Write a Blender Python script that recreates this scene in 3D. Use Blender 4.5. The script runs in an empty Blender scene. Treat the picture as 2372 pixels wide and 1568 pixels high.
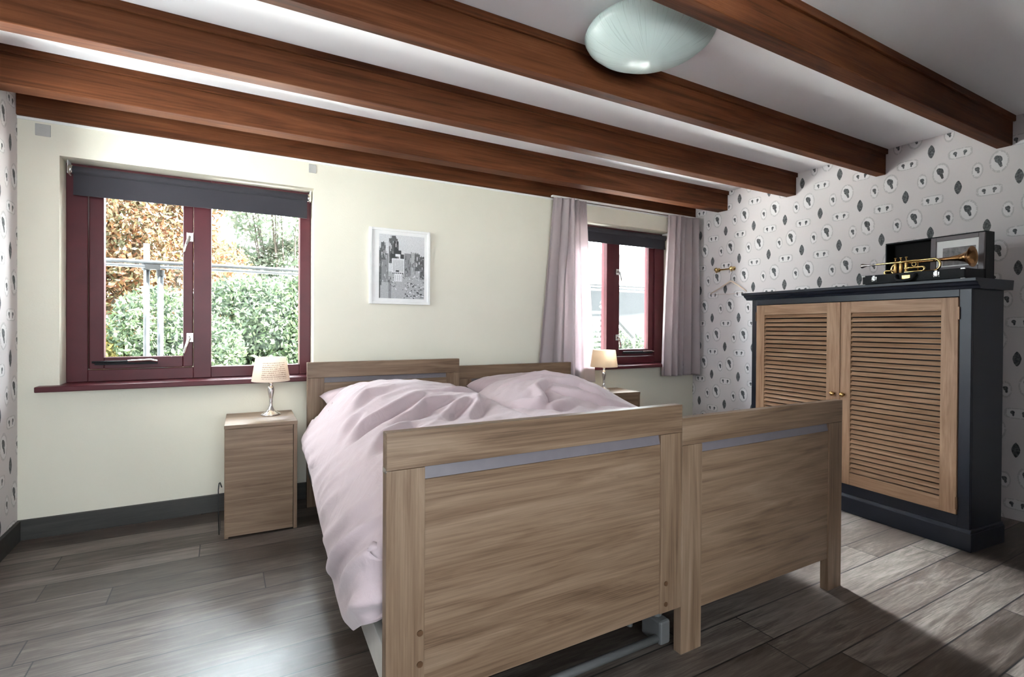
import bpy, bmesh, math, random
import numpy as np
from mathutils import Vector, Matrix, noise

random.seed(7)
rng = np.random.default_rng(7)
SC = bpy.context.scene
COL = SC.collection
PI = math.pi

# ------------------------------------------------------------------ helpers
def link(o, parent=None):
    COL.objects.link(o)
    if parent is not None:
        o.parent = parent
    return o

def tag(o, label=None, cat=None, group=None, kind=None):
    if label: o['label'] = label
    if cat: o['category'] = cat
    if group: o['group'] = group
    if kind: o['kind'] = kind
    return o

def empty(name, loc=(0, 0, 0), rz=0.0):
    o = bpy.data.objects.new(name, None)
    o.empty_display_size = 0.1
    o.location = loc
    o.rotation_euler = (0, 0, rz)
    return link(o)

def thing(name, label, cat, loc=(0, 0, 0), rz=0.0, group=None, kind=None):
    return tag(empty(name, loc, rz), label, cat, group, kind)

def obj(name, bm, material, parent=None, smooth=False, bevel=0.0, seg=2):
    me = bpy.data.meshes.new(name)
    if isinstance(bm, bmesh.types.BMesh):
        bm.normal_update()
        bm.to_mesh(me); bm.free()
    else:
        v, f = bm
        me.from_pydata([tuple(p) for p in v], [], [tuple(q) for q in f])
        me.update()
    if isinstance(material, (list, tuple)):
        for m in material: me.materials.append(m)
    else:
        me.materials.append(material)
    if smooth:
        for p in me.polygons: p.use_smooth = True
    o = bpy.data.objects.new(name, me)
    link(o, parent)
    if bevel > 0:
        md = o.modifiers.new('bevel', 'BEVEL')
        md.width = bevel; md.segments = seg; md.limit_method = 'ANGLE'; md.angle_limit = math.radians(40)
    return o

def B(): return bmesh.new()

def box(bm, x0, x1, y0, y1, z0, z1, mi=0):
    vs = [bm.verts.new(p) for p in ((x0,y0,z0),(x1,y0,z0),(x1,y1,z0),(x0,y1,z0),(x0,y0,z1),(x1,y0,z1),(x1,y1,z1),(x0,y1,z1))]
    for q in ((3,2,1,0),(4,5,6,7),(0,1,5,4),(1,2,6,5),(2,3,7,6),(3,0,4,7)):
        f = bm.faces.new([vs[i] for i in q]); f.material_index = mi
    return vs

def bx(x0, x1, y0, y1, z0, z1):
    bm = B(); box(bm, x0, x1, y0, y1, z0, z1); return bm

def prism(bm, poly, axis, a0, a1):
    """extrude a 2-D polygon along an axis: poly in the two other axes, in cyclic order"""
    def P(p, a):
        if axis == 'x': return (a, p[0], p[1])
        if axis == 'y': return (p[0], a, p[1])
        return (p[0], p[1], a)
    A = [bm.verts.new(P(p, a0)) for p in poly]; Bv = [bm.verts.new(P(p, a1)) for p in poly]
    n = len(poly)
    bm.faces.new(A); bm.faces.new(Bv[::-1])
    for i in range(n):
        j = (i+1) % n
        bm.faces.new((A[i], Bv[i], Bv[j], A[j]))
    bmesh.ops.recalc_face_normals(bm, faces=bm.faces)

def lathe(bm, prof, c=(0, 0, 0), seg=32, cap=True, axis='z'):
    rings = []
    for r, z in prof:
        ring = []
        for k in range(seg):
            a = 2*PI*k/seg
            if axis == 'z': p = (c[0]+r*math.cos(a), c[1]+r*math.sin(a), c[2]+z)
            elif axis == 'x': p = (c[0]+z, c[1]+r*math.cos(a), c[2]+r*math.sin(a))
            else: p = (c[0]+r*math.sin(a), c[1]+z, c[2]+r*math.cos(a))
            ring.append(bm.verts.new(p))
        rings.append(ring)
    for i in range(len(rings)-1):
        for k in range(seg):
            j = (k+1) % seg
            bm.faces.new((rings[i][k], rings[i][j], rings[i+1][j], rings[i+1][k]))
    if cap:
        bm.faces.new(rings[0][::-1]); bm.faces.new(rings[-1])
    return bm

def tube(bm, pts, r, seg=8, cap=True):
    pts = [Vector(p) for p in pts]
    n = len(pts)
    rad = r if isinstance(r, (list, tuple)) else [r]*n
    t0 = (pts[1]-pts[0]).normalized()
    up = Vector((0, 0, 1)) if abs(t0.z) < .9 else Vector((1, 0, 0))
    nrm = (up - t0*up.dot(t0)).normalized()
    rings = []
    for i in range(n):
        if i == 0: t = (pts[1]-pts[0])
        elif i == n-1: t = (pts[-1]-pts[-2])
        else: t = (pts[i+1]-pts[i]).normalized() + (pts[i]-pts[i-1]).normalized()
        t.normalize()
        nrm = (nrm - t*nrm.dot(t)).normalized()
        b = t.cross(nrm)
        rings.append([bm.verts.new(pts[i] + rad[i]*(math.cos(2*PI*k/seg)*nrm + math.sin(2*PI*k/seg)*b)) for k in range(seg)])
    for i in range(n-1):
        for k in range(seg):
            j = (k+1) % seg
            bm.faces.new((rings[i][k], rings[i][j], rings[i+1][j], rings[i+1][k]))
    if cap:
        bm.faces.new(rings[0][::-1]); bm.faces.new(rings[-1])
    return bm

def arc(c, r, a0, a1, n, f):
    return [f(c[0]+r*math.cos(a0+(a1-a0)*i/n), c[1]+r*math.sin(a0+(a1-a0)*i/n)) for i in range(n+1)]

def sst(a, b, x):
    t = np.clip((x-a)/(b-a), 0, 1)
    return t*t*(3-2*t)

# ------------------------------------------------------------------ materials
class X:
    """tiny expression builder for Math nodes"""
    def __init__(s, nt, v): s.nt = nt; s.v = v
    def _op(s, op, *o):
        n = s.nt.nodes.new('ShaderNodeMath'); n.operation = op
        for i, a in enumerate((s,)+o):
            v = a.v if isinstance(a, X) else a
            if isinstance(v, (int, float)): n.inputs[i].default_value = v
            else: s.nt.links.new(v, n.inputs[i])
        return X(s.nt, n.outputs[0])
    def __add__(s, o): return s._op('ADD', o)
    def __sub__(s, o): return s._op('SUBTRACT', o)
    def __mul__(s, o): return s._op('MULTIPLY', o)
    def __truediv__(s, o): return s._op('DIVIDE', o)
    def floor(s): return s._op('FLOOR')
    def fract(s): return s._op('FRACT')
    def abs(s): return s._op('ABSOLUTE')
    def pow(s, o): return s._op('POWER', o)
    def sqrt(s): return s._op('SQRT')
    def lt(s, o): return s._op('LESS_THAN', o)
    def gt(s, o): return s._op('GREATER_THAN', o)
    def mod(s, o): return s._op('FLOORED_MODULO', o)
    def max(s, o): return s._op('MAXIMUM', o)
    def min(s, o): return s._op('MINIMUM', o)
    def step(s, a, b):
        n = s.nt.nodes.new('ShaderNodeMapRange'); n.interpolation_type = 'SMOOTHSTEP'
        s.nt.links.new(s.v, n.inputs[0]); n.inputs[1].default_value = a; n.inputs[2].default_value = b
        return X(s.nt, n.outputs[0])

def new_mat(name):
    m = bpy.data.materials.new(name); m.use_nodes = True
    nt = m.node_tree
    return m, nt, nt.nodes['Principled BSDF']

def plain(name, c, rough=.5, metal=0.0, var=.06, vs=30, bump=0.0, bs=200, spec=.5):
    m, nt, p = new_mat(name)
    p.inputs['Roughness'].default_value = rough; p.inputs['Metallic'].default_value = metal
    p.inputs['Specular IOR Level'].default_value = spec
    tc = nt.nodes.new('ShaderNodeTexCoord')
    n = nt.nodes.new('ShaderNodeTexNoise'); n.inputs['Scale'].default_value = vs; n.inputs['Detail'].default_value = 3
    nt.links.new(tc.outputs['Object'], n.inputs['Vector'])
    r = nt.nodes.new('ShaderNodeValToRGB')
    r.color_ramp.elements[0].position = .3; r.color_ramp.elements[1].position = .7
    r.color_ramp.elements[0].color = (*[max(0, k*(1-var)) for k in c], 1); r.color_ramp.elements[1].color = (*[min(1, k*(1+var)) for k in c], 1)
    nt.links.new(n.outputs[0], r.inputs[0]); nt.links.new(r.outputs[0], p.inputs['Base Color'])
    if bump:
        n2 = nt.nodes.new('ShaderNodeTexNoise'); n2.inputs['Scale'].default_value = bs; n2.inputs['Detail'].default_value = 4
        nt.links.new(tc.outputs['Object'], n2.inputs['Vector'])
        b = nt.nodes.new('ShaderNodeBump'); b.inputs['Strength'].default_value = bump; b.inputs['Distance'].default_value = .01
        nt.links.new(n2.outputs[0], b.inputs['Height']); nt.links.new(b.outputs[0], p.inputs['Normal'])
    return m

def wood(name, stops, axis='x', s=1.0, rough=.45, stretch=14, bump=.15, distort=1.2, fine=.35, spec=.4):
    """streaky wood grain running along the object's axis"""
    m, nt, p = new_mat(name)
    p.inputs['Roughness'].default_value = rough; p.inputs['Specular IOR Level'].default_value = spec
    tc = nt.nodes.new('ShaderNodeTexCoord'); oi = nt.nodes.new('ShaderNodeObjectInfo')
    add = nt.nodes.new('ShaderNodeVectorMath'); add.operation = 'ADD'
    mul = nt.nodes.new('ShaderNodeMath'); mul.operation = 'MULTIPLY'; mul.inputs[1].default_value = 17.0
    nt.links.new(oi.outputs['Random'], mul.inputs[0])
    nt.links.new(tc.outputs['Object'], add.inputs[0]); nt.links.new(mul.outputs[0], add.inputs[1])
    def nz(k, scale, det, dis):
        mp = nt.nodes.new('ShaderNodeMapping')
        v = [k, k, k]; v['xyz'.index(axis)] = 1.0
        mp.inputs['Scale'].default_value = v
        nt.links.new(add.outputs[0], mp.inputs['Vector'])
        n = nt.nodes.new('ShaderNodeTexNoise'); n.inputs['Scale'].default_value = scale; n.inputs['Detail'].default_value = det
        n.inputs['Roughness'].default_value = .6; n.inputs['Distortion'].default_value = dis
        nt.links.new(mp.outputs[0], n.inputs['Vector']); return n
    a = nz(stretch, 1.1*s, 5, distort); b = nz(stretch*6, 2.5*s, 3, .3)
    mx = X(nt, a.outputs[0])*(1-fine) + X(nt, b.outputs[0])*fine
    r = nt.nodes.new('ShaderNodeValToRGB')
    el = r.color_ramp.elements
    while len(el) < len(stops): el.new(.5)
    for e, (q, c) in zip(el, stops): e.position = q; e.color = (*c, 1)
    nt.links.new(mx.v, r.inputs[0]); nt.links.new(r.outputs[0], p.inputs['Base Color'])
    if bump:
        bn = nt.nodes.new('ShaderNodeBump'); bn.inputs['Strength'].default_value = bump; bn.inputs['Distance'].default_value = .004
        nt.links.new(mx.v, bn.inputs['Height']); nt.links.new(bn.outputs[0], p.inputs['Normal'])
    return m

def srgb(r, g, b):
    f = lambda v: (v/255/12.92) if v/255 <= .04045 else ((v/255+.055)/1.055)**2.4
    return (f(r), f(g), f(b))

OAK = [(.32, (.088, .051, .030)), (.45, (.172, .106, .065)), (.56, (.225, .148, .097)), (.70, (.29, .205, .143))]
oak_x = wood('oak_along_x', OAK, 'x', 1.3, .42)
oak_z = wood('oak_along_z', OAK, 'z', 1.3, .42)
oak_y = wood('oak_along_y', OAK, 'y', 1.3, .42)
BEAM = [(.30, (.030, .0085, .0033)), (.46, (.085, .0265, .0100)), (.60, (.130, .0440, .0170)), (.75, (.180, .068, .029))]
beam_m = wood('stained_beam', BEAM, 'x', .8, .6, stretch=11, bump=.25, distort=1.6, spec=.12)
TEAK = [(.30, (.22, .115, .062)), (.47, (.38, .228, .135)), (.60, (.48, .31, .195)), (.75, (.57, .40, .27))]
teak_x = wood('teak_along_x', TEAK, 'x', 2.0, .5, stretch=12)
teak_z = wood('teak_along_z', TEAK, 'z', 2.0, .5, stretch=12)
navy = plain('navy_paint', (.0080, .0110, .0215), .36, var=.12, vs=8)
navy_dark = navy
cream = plain('cream_wall_paint', (.74, .705, .60), .9, var=.015, vs=3, bump=.05, bs=120)
ceil_m = plain('ceiling_paint', (.82, .81, .83), .9, var=.02, vs=3)
white_paint = plain('white_paint', (.80, .79, .77), .5, var=.02)
red_paint = plain('oxblood_window_paint', (.082, .014, .019), .38, var=.08, vs=10, spec=.28)
skirt_m = wood('dark_skirting', [(.3, (.028, .026, .024)), (.6, (.05, .046, .042)), (.8, (.075, .07, .065))], 'x', 1.5, .5)
chrome = plain('brushed_nickel', (.72, .69, .66), .22, 1.0, var=.03)
steel = plain('galvanised_tube', (.30, .31, .32), .4, .6, var=.05)
scaf_m = plain('weathered_galvanised_tube', (.055, .060, .068), .6, var=.25, vs=20, spec=.2)
nickel_dark = plain('worn_nickel', (.42, .41, .40), .3, 1.0, var=.5, vs=120)
brass = plain('brass', (.83, .60, .26), .16, 1.0, var=.06)
brass_dark = plain('worn_brass', (.60, .38, .15), .24, 1.0, var=.15, vs=40)
brass_red = plain('coppery_bell_brass', (.50, .27, .12), .25, 1.0, var=.25, vs=25)
black_case = plain('black_leatherette', (.009, .010, .012), .5, var=.2, vs=60, bump=.3, bs=500, spec=.3)
black_plush = plain('black_plush', (.006, .005, .005), .95)
frame_m = plain('grey_frame_wood', (.135, .11, .115), .4, var=.08)
paper_m = plain('white_mat_board', (.80, .79, .78), .8, var=.02)
grey_photo = plain('grey_photo_print', (.20, .18, .18), .5, var=.45, vs=45)
grey_plastic = plain('grey_plastic', (.105, .105, .105), .45)
dark_metal = plain('dark_grey_metal', (.10, .10, .105), .4, .6)
pale_board = plain('pale_grey_board', (.62, .60, .56), .45, var=.03)
alu_strip = plain('lilac_grey_strip', (.150, .130, .142), .4, 0.0, var=.05)
mattress_m = plain('mattress_ticking', (.72, .70, .66), .85, var=.04)
plate_m = plain('grey_wall_plate', (.42, .41, .39), .7, var=.05)
black_cable = plain('black_cable', (.012, .012, .012), .5)
screw_m = plain('bronze_screw_cap', (.16, .085, .045), .35, .5)

def cloth(name, c, bump=.12, scale=14, rough=.85, translucent=0.0, sheen=.25, weave=700):
    m, nt, p = new_mat(name)
    p.inputs['Roughness'].default_value = rough
    p.inputs['Specular IOR Level'].default_value = .2
    p.inputs['Sheen Weight'].default_value = sheen
    p.inputs['Base Color'].default_value = (*c, 1)
    tc = nt.nodes.new('ShaderNodeTexCoord')
    n = nt.nodes.new('ShaderNodeTexNoise'); n.inputs['Scale'].default_value = scale; n.inputs['Detail'].default_value = 6; n.inputs['Distortion'].default_value = .8
    nt.links.new(tc.outputs['Object'], n.inputs['Vector'])
    w = nt.nodes.new('ShaderNodeTexNoise'); w.inputs['Scale'].default_value = weave
    nt.links.new(tc.outputs['Object'], w.inputs['Vector'])
    h = X(nt, n.outputs[0]) + X(nt, w.outputs[0])*.04
    b = nt.nodes.new('ShaderNodeBump'); b.inputs['Strength'].default_value = bump; b.inputs['Distance'].default_value = .03
    nt.links.new(h.v, b.inputs['Height']); nt.links.new(b.outputs[0], p.inputs['Normal'])
    if translucent:
        t = nt.nodes.new('ShaderNodeBsdfTranslucent'); t.inputs['Color'].default_value = (*[min(1, k*1.25) for k in c], 1)
        mx = nt.nodes.new('ShaderNodeMixShader'); mx.inputs[0].default_value = translucent
        out = nt.nodes['Material Output']
        nt.links.new(p.outputs[0], mx.inputs[1]); nt.links.new(t.outputs[0], mx.inputs[2]); nt.links.new(mx.outputs[0], out.inputs[0])
    return m

blind_m = cloth('grey_blind_fabric', (.045, .042, .050), .02, 40, translucent=.12, sheen=0.05)
duvet_m = cloth('mauve_bed_linen', (.56, .452, .476), .34, 9)
pillow_m = cloth('mauve_pillow_linen', (.44, .33, .35), .2, 10)
curtain_m = cloth('mauve_curtain', (.52, .455, .465), .05, 25, translucent=.44)

def glass_pane():
    m, nt, p = new_mat('window_glass')
    nt.nodes.remove(p)
    t = nt.nodes.new('ShaderNodeBsdfTransparent'); t.inputs['Color'].default_value = (.95, .97, .96, 1)
    g = nt.nodes.new('ShaderNodeBsdfGlossy'); g.inputs['Roughness'].default_value = .02
    fr = nt.nodes.new('ShaderNodeFresnel'); fr.inputs['IOR'].default_value = 1.12
    mx = nt.nodes.new('ShaderNodeMixShader')
    nt.links.new(fr.outputs[0], mx.inputs[0]); nt.links.new(t.outputs[0], mx.inputs[1]); nt.links.new(g.outputs[0], mx.inputs[2])
    nt.links.new(mx.outputs[0], nt.nodes['Material Output'].inputs[0])
    return m
glass_m = glass_pane()

def bowl_glass():
    m, nt, p = new_mat('frosted_bowl_glass')
    p.inputs['Roughness'].default_value = .25
    p.inputs['Base Color'].default_value = (.6, .66, .65, 1)
    tc = nt.nodes.new('ShaderNodeTexCoord')
    sep = nt.nodes.new('ShaderNodeSeparateXYZ'); nt.links.new(tc.outputs['Object'], sep.inputs[0])
    x, y = X(nt, sep.outputs[0]), X(nt, sep.outputs[1])
    ang = y._op('ARCTAN2', x)
    cb = nt.nodes.new('ShaderNodeCombineXYZ'); nt.links.new((ang*9).v, cb.inputs[0]); nt.links.new((X(nt, sep.outputs[2])*3).v, cb.inputs[1])
    n = nt.nodes.new('ShaderNodeTexNoise'); n.inputs['Scale'].default_value = 4; n.inputs['Detail'].default_value = 2
    nt.links.new(cb.outputs[0], n.inputs['Vector'])
    r = nt.nodes.new('ShaderNodeValToRGB'); e = r.color_ramp.elements
    e[0].position = .30; e[0].color = (.45, .52, .51, 1); e[1].position = .45; e[1].color = (.72, .80, .79, 1)
    nt.links.new(n.outputs[0], r.inputs[0]); nt.links.new(r.outputs[0], p.inputs['Base Color'])
    t = nt.nodes.new('ShaderNodeBsdfTranslucent'); t.inputs['Color'].default_value = (.75, .86, .85, 1)
    mx = nt.nodes.new('ShaderNodeMixShader'); mx.inputs[0].default_value = .45
    nt.links.new(p.outputs[0], mx.inputs[1]); nt.links.new(t.outputs[0], mx.inputs[2]); nt.links.new(mx.outputs[0], nt.nodes['Material Output'].inputs[0])
    return m
bowl_m = bowl_glass()

def shade_mat(name, base, ink):
    """linen lampshade with lines of handwriting-like print"""
    m, nt, p = new_mat(name)
    p.inputs['Roughness'].default_value = .9
    tc = nt.nodes.new('ShaderNodeTexCoord')
    sep = nt.nodes.new('ShaderNodeSeparateXYZ'); nt.links.new(tc.outputs['Object'], sep.inputs[0])
    x, y, z = [X(nt, sep.outputs[i]) for i in range(3)]
    ang = x._op('ARCTAN2', y*-1)
    ln = ((z*95).fract()-.5).abs()
    cb = nt.nodes.new('ShaderNodeCombineXYZ'); nt.links.new((ang*22).v, cb.inputs[0]); nt.links.new((z*95).floor().v, cb.inputs[1])
    n = nt.nodes.new('ShaderNodeTexNoise'); n.inputs['Scale'].default_value = 1.3; n.inputs['Detail'].default_value = 3
    nt.links.new(cb.outputs[0], n.inputs['Vector'])
    txt = (ln - (X(nt, n.outputs[0])-.5)*.5).lt(.17)*X(nt, n.outputs[0]).gt(.46)
    win = (ang*1.0-.15).abs().lt(.75)*z.gt(.205)*z.lt(.295)
    f = txt*win*ink
    r = nt.nodes.new('ShaderNodeMix'); r.data_type = 'RGBA'
    r.inputs[6].default_value = (*base, 1); r.inputs[7].default_value = (.22, .14, .09, 1)
    nt.links.new(f.v, r.inputs[0]); nt.links.new(r.outputs[2], p.inputs['Base Color'])
    t = nt.nodes.new('ShaderNodeBsdfTranslucent'); nt.links.new(r.outputs[2], t.inputs['Color'])
    mx = nt.nodes.new('ShaderNodeMixShader'); mx.inputs[0].default_value = .5
    nt.links.new(p.outputs[0], mx.inputs[1]); nt.links.new(t.outputs[0], mx.inputs[2]); nt.links.new(mx.outputs[0], nt.nodes['Material Output'].inputs[0])
    return m
shade_print = shade_mat('printed_linen_shade', (.80, .72, .64), .8)
shade_plain = shade_mat('plain_linen_shade', (.78, .68, .55), .15)

def bulb_mat():
    m, nt, p = new_mat('glowing_bulb')
    p.inputs['Emission Color'].default_value = (1, .72, .42, 1); p.inputs['Emission Strength'].default_value = 12
    p.inputs['Base Color'].default_value = (.9, .85, .8, 1)
    return m
bulb_m = bulb_mat()

def wallpaper(name, sgn):
    """pale paper printed with silhouette portraits; u runs to the viewer's right"""
    m, nt, p = new_mat(name)
    p.inputs['Roughness'].default_value = .8; p.inputs['Specular IOR Level'].default_value = .25
    g = nt.nodes.new('ShaderNodeNewGeometry')
    sep = nt.nodes.new('ShaderNodeSeparateXYZ'); nt.links.new(g.outputs['Position'], sep.inputs[0])
    Y, Z = X(nt, sep.outputs[1]), X(nt, sep.outputs[2])
    PU, PV = .2705, .252
    zz = (Z - (1.849-.03))/PV
    row = zz.floor()
    v = zz.fract()*PV - .03
    U = (Y*sgn) - (1.766*sgn) + .10 + row.mod(2)*(PU/2)
    u = U.mod(PU) - .10
    nz = nt.nodes.new('ShaderNodeTexNoise'); nz.inputs['Scale'].default_value = 95; nz.inputs['Detail'].default_value = 2
    nt.links.new(g.outputs['Position'], nz.inputs['Vector'])
    nn = X(nt, nz.outputs[0])
    jit = (nn-.5)*.45
    def ell(cx, cy, rx, ry, tilt=0.0):
        a, b = u-cx, v-cy
        if tilt: a = a + b*tilt
        return ((a/rx).pow(2) + (b/ry).pow(2)).sqrt()
    dark = None
    def addd(e):
        nonlocal dark
        e = (e + jit*.4).lt(1.0)
        dark = e if dark is None else dark.max(e)
    # large portrait
    addd(ell(.039, .166, .0165, .020)); addd(ell(.031, .175, .0115, .014)); addd(ell(.049, .160, .0075, .009)); addd(ell(.045, .143, .0085, .019, .30)); addd(ell(.050, .127, .0065, .007))
    # leaf shaped cameo
    la = ((u-.127)/.0185).abs().pow(1.5) + ((v-.049)/.041).abs().pow(1.5)
    addd(la)
    # small oval portrait
    addd(ell(-.054, .134, .0105, .0125)); addd(ell(-.050, .119, .006, .010)); addd(ell(-.060, .138, .006, .007))
    # twin heads
    for s in (-1, 1):
        addd(ell(.024*s, .004, .0095, .0095)); addd(ell(.024*s-.003*s, -.007, .0045, .010))
    white = None; ring = None
    def fr(e, w, o=1.0):
        nonlocal white, ring
        wv = e.lt(o); rg = (e-o+jit*.5).abs().lt(w)*nn.gt(.40)
        white = wv if white is None else white.max(wv); ring = rg if ring is None else ring.max(rg)
    fr(ell(.042, .154, .040, .058), .10); fr(ell(-.054, .128, .024, .042), .14)
    sq = ((u/.054).pow(4) + (v/.027).pow(4)).pow(.25)
    fr(sq, .10)
    c1 = nt.nodes.new('ShaderNodeMix'); c1.data_type = 'RGBA'; c1.inputs[6].default_value = (.60, .56, .565, 1); c1.inputs[7].default_value = (.655, .63, .635, 1)
    nt.links.new(white.v, c1.inputs[0])
    c2 = nt.nodes.new('ShaderNodeMix'); c2.data_type = 'RGBA'; nt.links.new(c1.outputs[2], c2.inputs[6]); c2.inputs[7].default_value = (.47, .45, .455, 1)
    nt.links.new(ring.v, c2.inputs[0])
    c3 = nt.nodes.new('ShaderNodeMix'); c3.data_type = 'RGBA'; nt.links.new(c2.outputs[2], c3.inputs[6])
    dk = nt.nodes.new('ShaderNodeValToRGB'); dk.color_ramp.elements[0].position = .35; dk.color_ramp.elements[1].position = .75
    dk.color_ramp.elements[0].color = (.060, .062, .066, 1); dk.color_ramp.elements[1].color = (.19, .195, .20, 1)
    nt.links.new(nn.v, dk.inputs[0]); nt.links.new(dk.outputs[0], c3.inputs[7])
    nt.links.new(dark.v, c3.inputs[0])
    nt.links.new(c3.outputs[2], p.inputs['Base Color'])
    return m
paper_right = wallpaper('silhouette_wallpaper_right', -1.0)
paper_left = wallpaper('silhouette_wallpaper_left', 1.0)

def floor_mat():
    m, nt, p = new_mat('dark_laminate_planks')
    g = nt.nodes.new('ShaderNodeNewGeometry')
    sep = nt.nodes.new('ShaderNodeSeparateXYZ'); nt.links.new(g.outputs['Position'], sep.inputs[0])
    x, y = X(nt, sep.outputs[0]), X(nt, sep.outputs[1])
    W, Lp = .1495, 1.29
    r = (y - .022)/W
    row = r.floor(); fv = r.fract()
    wn = nt.nodes.new('ShaderNodeTexWhiteNoise'); wn.noise_dimensions = '1D'; nt.links.new(row.v, wn.inputs['W'])
    c = (x + X(nt, wn.outputs[0])*Lp*3)/Lp
    cl = c.floor(); fu = c.fract()
    cb = nt.nodes.new('ShaderNodeCombineXYZ'); nt.links.new(row.v, cb.inputs[0]); nt.links.new(cl.v, cb.inputs[1])
    w2 = nt.nodes.new('ShaderNodeTexWhiteNoise'); w2.noise_dimensions = '3D'; nt.links.new(cb.outputs[0], w2.inputs['Vector'])
    tone = X(nt, w2.outputs[0])
    seam = ((fv-.5).abs().gt(.5-.0026/W)).max((fu-.5).abs().gt(.5-.0022/Lp))
    pc = nt.nodes.new('ShaderNodeCombineXYZ')
    nt.links.new((x*1.4 + tone*31).v, pc.inputs[0]); nt.links.new((y*13 + tone*17).v, pc.inputs[1])
    n = nt.nodes.new('ShaderNodeTexNoise'); n.inputs['Scale'].default_value = 1.5; n.inputs['Detail'].default_value = 6; n.inputs['Roughness'].default_value = .65; n.inputs['Distortion'].default_value = 1.5
    nt.links.new(pc.outputs[0], n.inputs['Vector'])
    pc2 = nt.nodes.new('ShaderNodeCombineXYZ')
    nt.links.new((x*6).v, pc2.inputs[0]); nt.links.new((y*120).v, pc2.inputs[1])
    n2 = nt.nodes.new('ShaderNodeTexNoise'); n2.inputs['Scale'].default_value = 2; n2.inputs['Detail'].default_value = 3
    nt.links.new(pc2.outputs[0], n2.inputs['Vector'])
    k = X(nt, n.outputs[0])*.7 + X(nt, n2.outputs[0])*.3 + (tone-.5)*.26
    rp = nt.nodes.new('ShaderNodeValToRGB'); el = rp.color_ramp.elements
    el[0].position = .33; el[0].color = (.036, .025, .019, 1); el[1].position = .70; el[1].color = (.185, .155, .135, 1)
    e = el.new(.50); e.color = (.080, .060, .050, 1)
    nt.links.new(k.v, rp.inputs[0])
    mx = nt.nodes.new('ShaderNodeMix'); mx.data_type = 'RGBA'; nt.links.new(rp.outputs[0], mx.inputs[6]); mx.inputs[7].default_value = (.008, .007, .007, 1)
    nt.links.new(seam.v, mx.inputs[0]); nt.links.new(mx.outputs[2], p.inputs['Base Color'])
    nt.links.new((k*.16 + .34).v, p.inputs['Roughness'])
    p.inputs['Specular IOR Level'].default_value = .42
    bn = nt.nodes.new('ShaderNodeBump'); bn.inputs['Strength'].default_value = .25; bn.inputs['Distance'].default_value = .004
    nt.links.new((k*.6 - seam*.8).v, bn.inputs['Height']); nt.links.new(bn.outputs[0], p.inputs['Normal'])
    return m
floor_m = floor_mat()

# ------------------------------------------------------------------ room numbers (metres)
YW = 3.339; XL = -.866; XR = 3.82; YN = -1.60; ZC = 2.237
YO = 3.60
W1 = (-.709, .485, .745, 1.890)      # window openings: x0, x1, z0, z1
W2 = (2.350, 3.560, .730, 1.915)

def struct(o): o['kind'] = 'structure'; return o

struct(obj('floor', bx(XL-.2, XR+.2, YN-.2, YO-.01, -.1, 0), floor_m))
struct(obj('ceiling', bx(XL-.2, XR+.2, YN-.2, YO, ZC, ZC+.15), ceil_m))
def wall_with_holes(y0, y1, holes):
    bm = B(); x = XL-.2
    for (a, b, c, d) in holes:
        box(bm, x, a, y0, y1, 0, ZC); box(bm, a, b, y0, y1, 0, c); box(bm, a, b, y0, y1, d, ZC); x = b
    box(bm, x, XR+.2, y0, y1, 0, ZC)
    return bm
struct(obj('wall_far', wall_with_holes(YW, YO, (W1, W2)), cream))
W4 = (2.08, 2.98, 1.12, 2.02)                   # unseen left-wall window, added to light the ceiling strips
bm = B(); box(bm, XL-.2, XL, YN, W4[0], 0, ZC); box(bm, XL-.2, XL, W4[1], YW, 0, ZC); box(bm, XL-.2, XL, W4[0], W4[1], 0, W4[2]); box(bm, XL-.2, XL, W4[0], W4[1], W4[3], ZC)
struct(obj('wall_left', bm, paper_left))
struct(obj('added_eave_left', bx(XL-1.5, XL-.2, YN, YO, 2.16, 2.30), white_paint))   # unseen eave, added to keep sky light off the floor
struct(obj('wall_right', bx(XR, XR+.2, YN, YW, 0, ZC), paper_right))
W3 = (-.70, .95, .60, 1.95)
bm = wall_with_holes(YN-.2, YN, (W3,))
box(bm, 1.15, XR+.2, YN, -.30, 0, ZC)           # unseen block, added to keep fill light off the room's right side
box(bm, XL-.2, 1.2, YN-.95, YN-.2, 2.12, ZC)      # unseen eave, added to keep the sun out of the near fill window
struct(obj('wall_near', bm, plain('bounce_cut_taupe', (.22, .19, .17), .9, var=.02, vs=3)))  # unseen walls, painted dark to cut light bounced back into the room

# skirting
bm = B(); box(bm, XL, 1.6, YW-.016, YW, 0, .098); box(bm, 1.6, XR-.02, YW-.016, YW, 0, .098)
struct(obj('baseboard_far', bm, skirt_m, bevel=.003))
struct(obj('baseboard_left', bx(XL, XL+.016, YN, YW-.016, 0, .098), skirt_m, bevel=.003))
# pale sealant line where the wall meets the wall beam
struct(obj('trim_1', bx(XL, XR, YW-.006, YW+.001, 2.043, 2.056), white_paint))

# ------------------------------------------------------------------ beams
def beam(y0, y1, z0, label, strip=True):
    t = thing('ceiling_beam', label, 'ceiling beam', ((XL+XR)/2, (y0+y1)/2, z0), 0, 'exposed ceiling beams', 'structure')
    hx = (XR-XL)/2; hy = (y1-y0)/2
    o = obj('timber', bx(-hx, hx, -hy, hy, 0, ZC-z0+.002), beam_m, t, bevel=.004)
    if strip:
        obj('batten', bx(-hx, hx, -hy-.013, -hy+.001, ZC-z0-.032, ZC-z0+.001), beam_m, t, bevel=.003)
    return t
beam(3.318, YW+.004, 2.056, 'flat brown beam fixed against the top of the cream window wall', False)
beam(2.972, 3.073, 2.074, 'brown ceiling beam next to the wall beam above the headboards')
beam(2.362, 2.440, 2.071, 'brown ceiling beam over the pillows, two bright ceiling strips beside it')
beam(1.752, 1.812, 2.072, 'brown ceiling beam just behind the glass bowl lamp')
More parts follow.
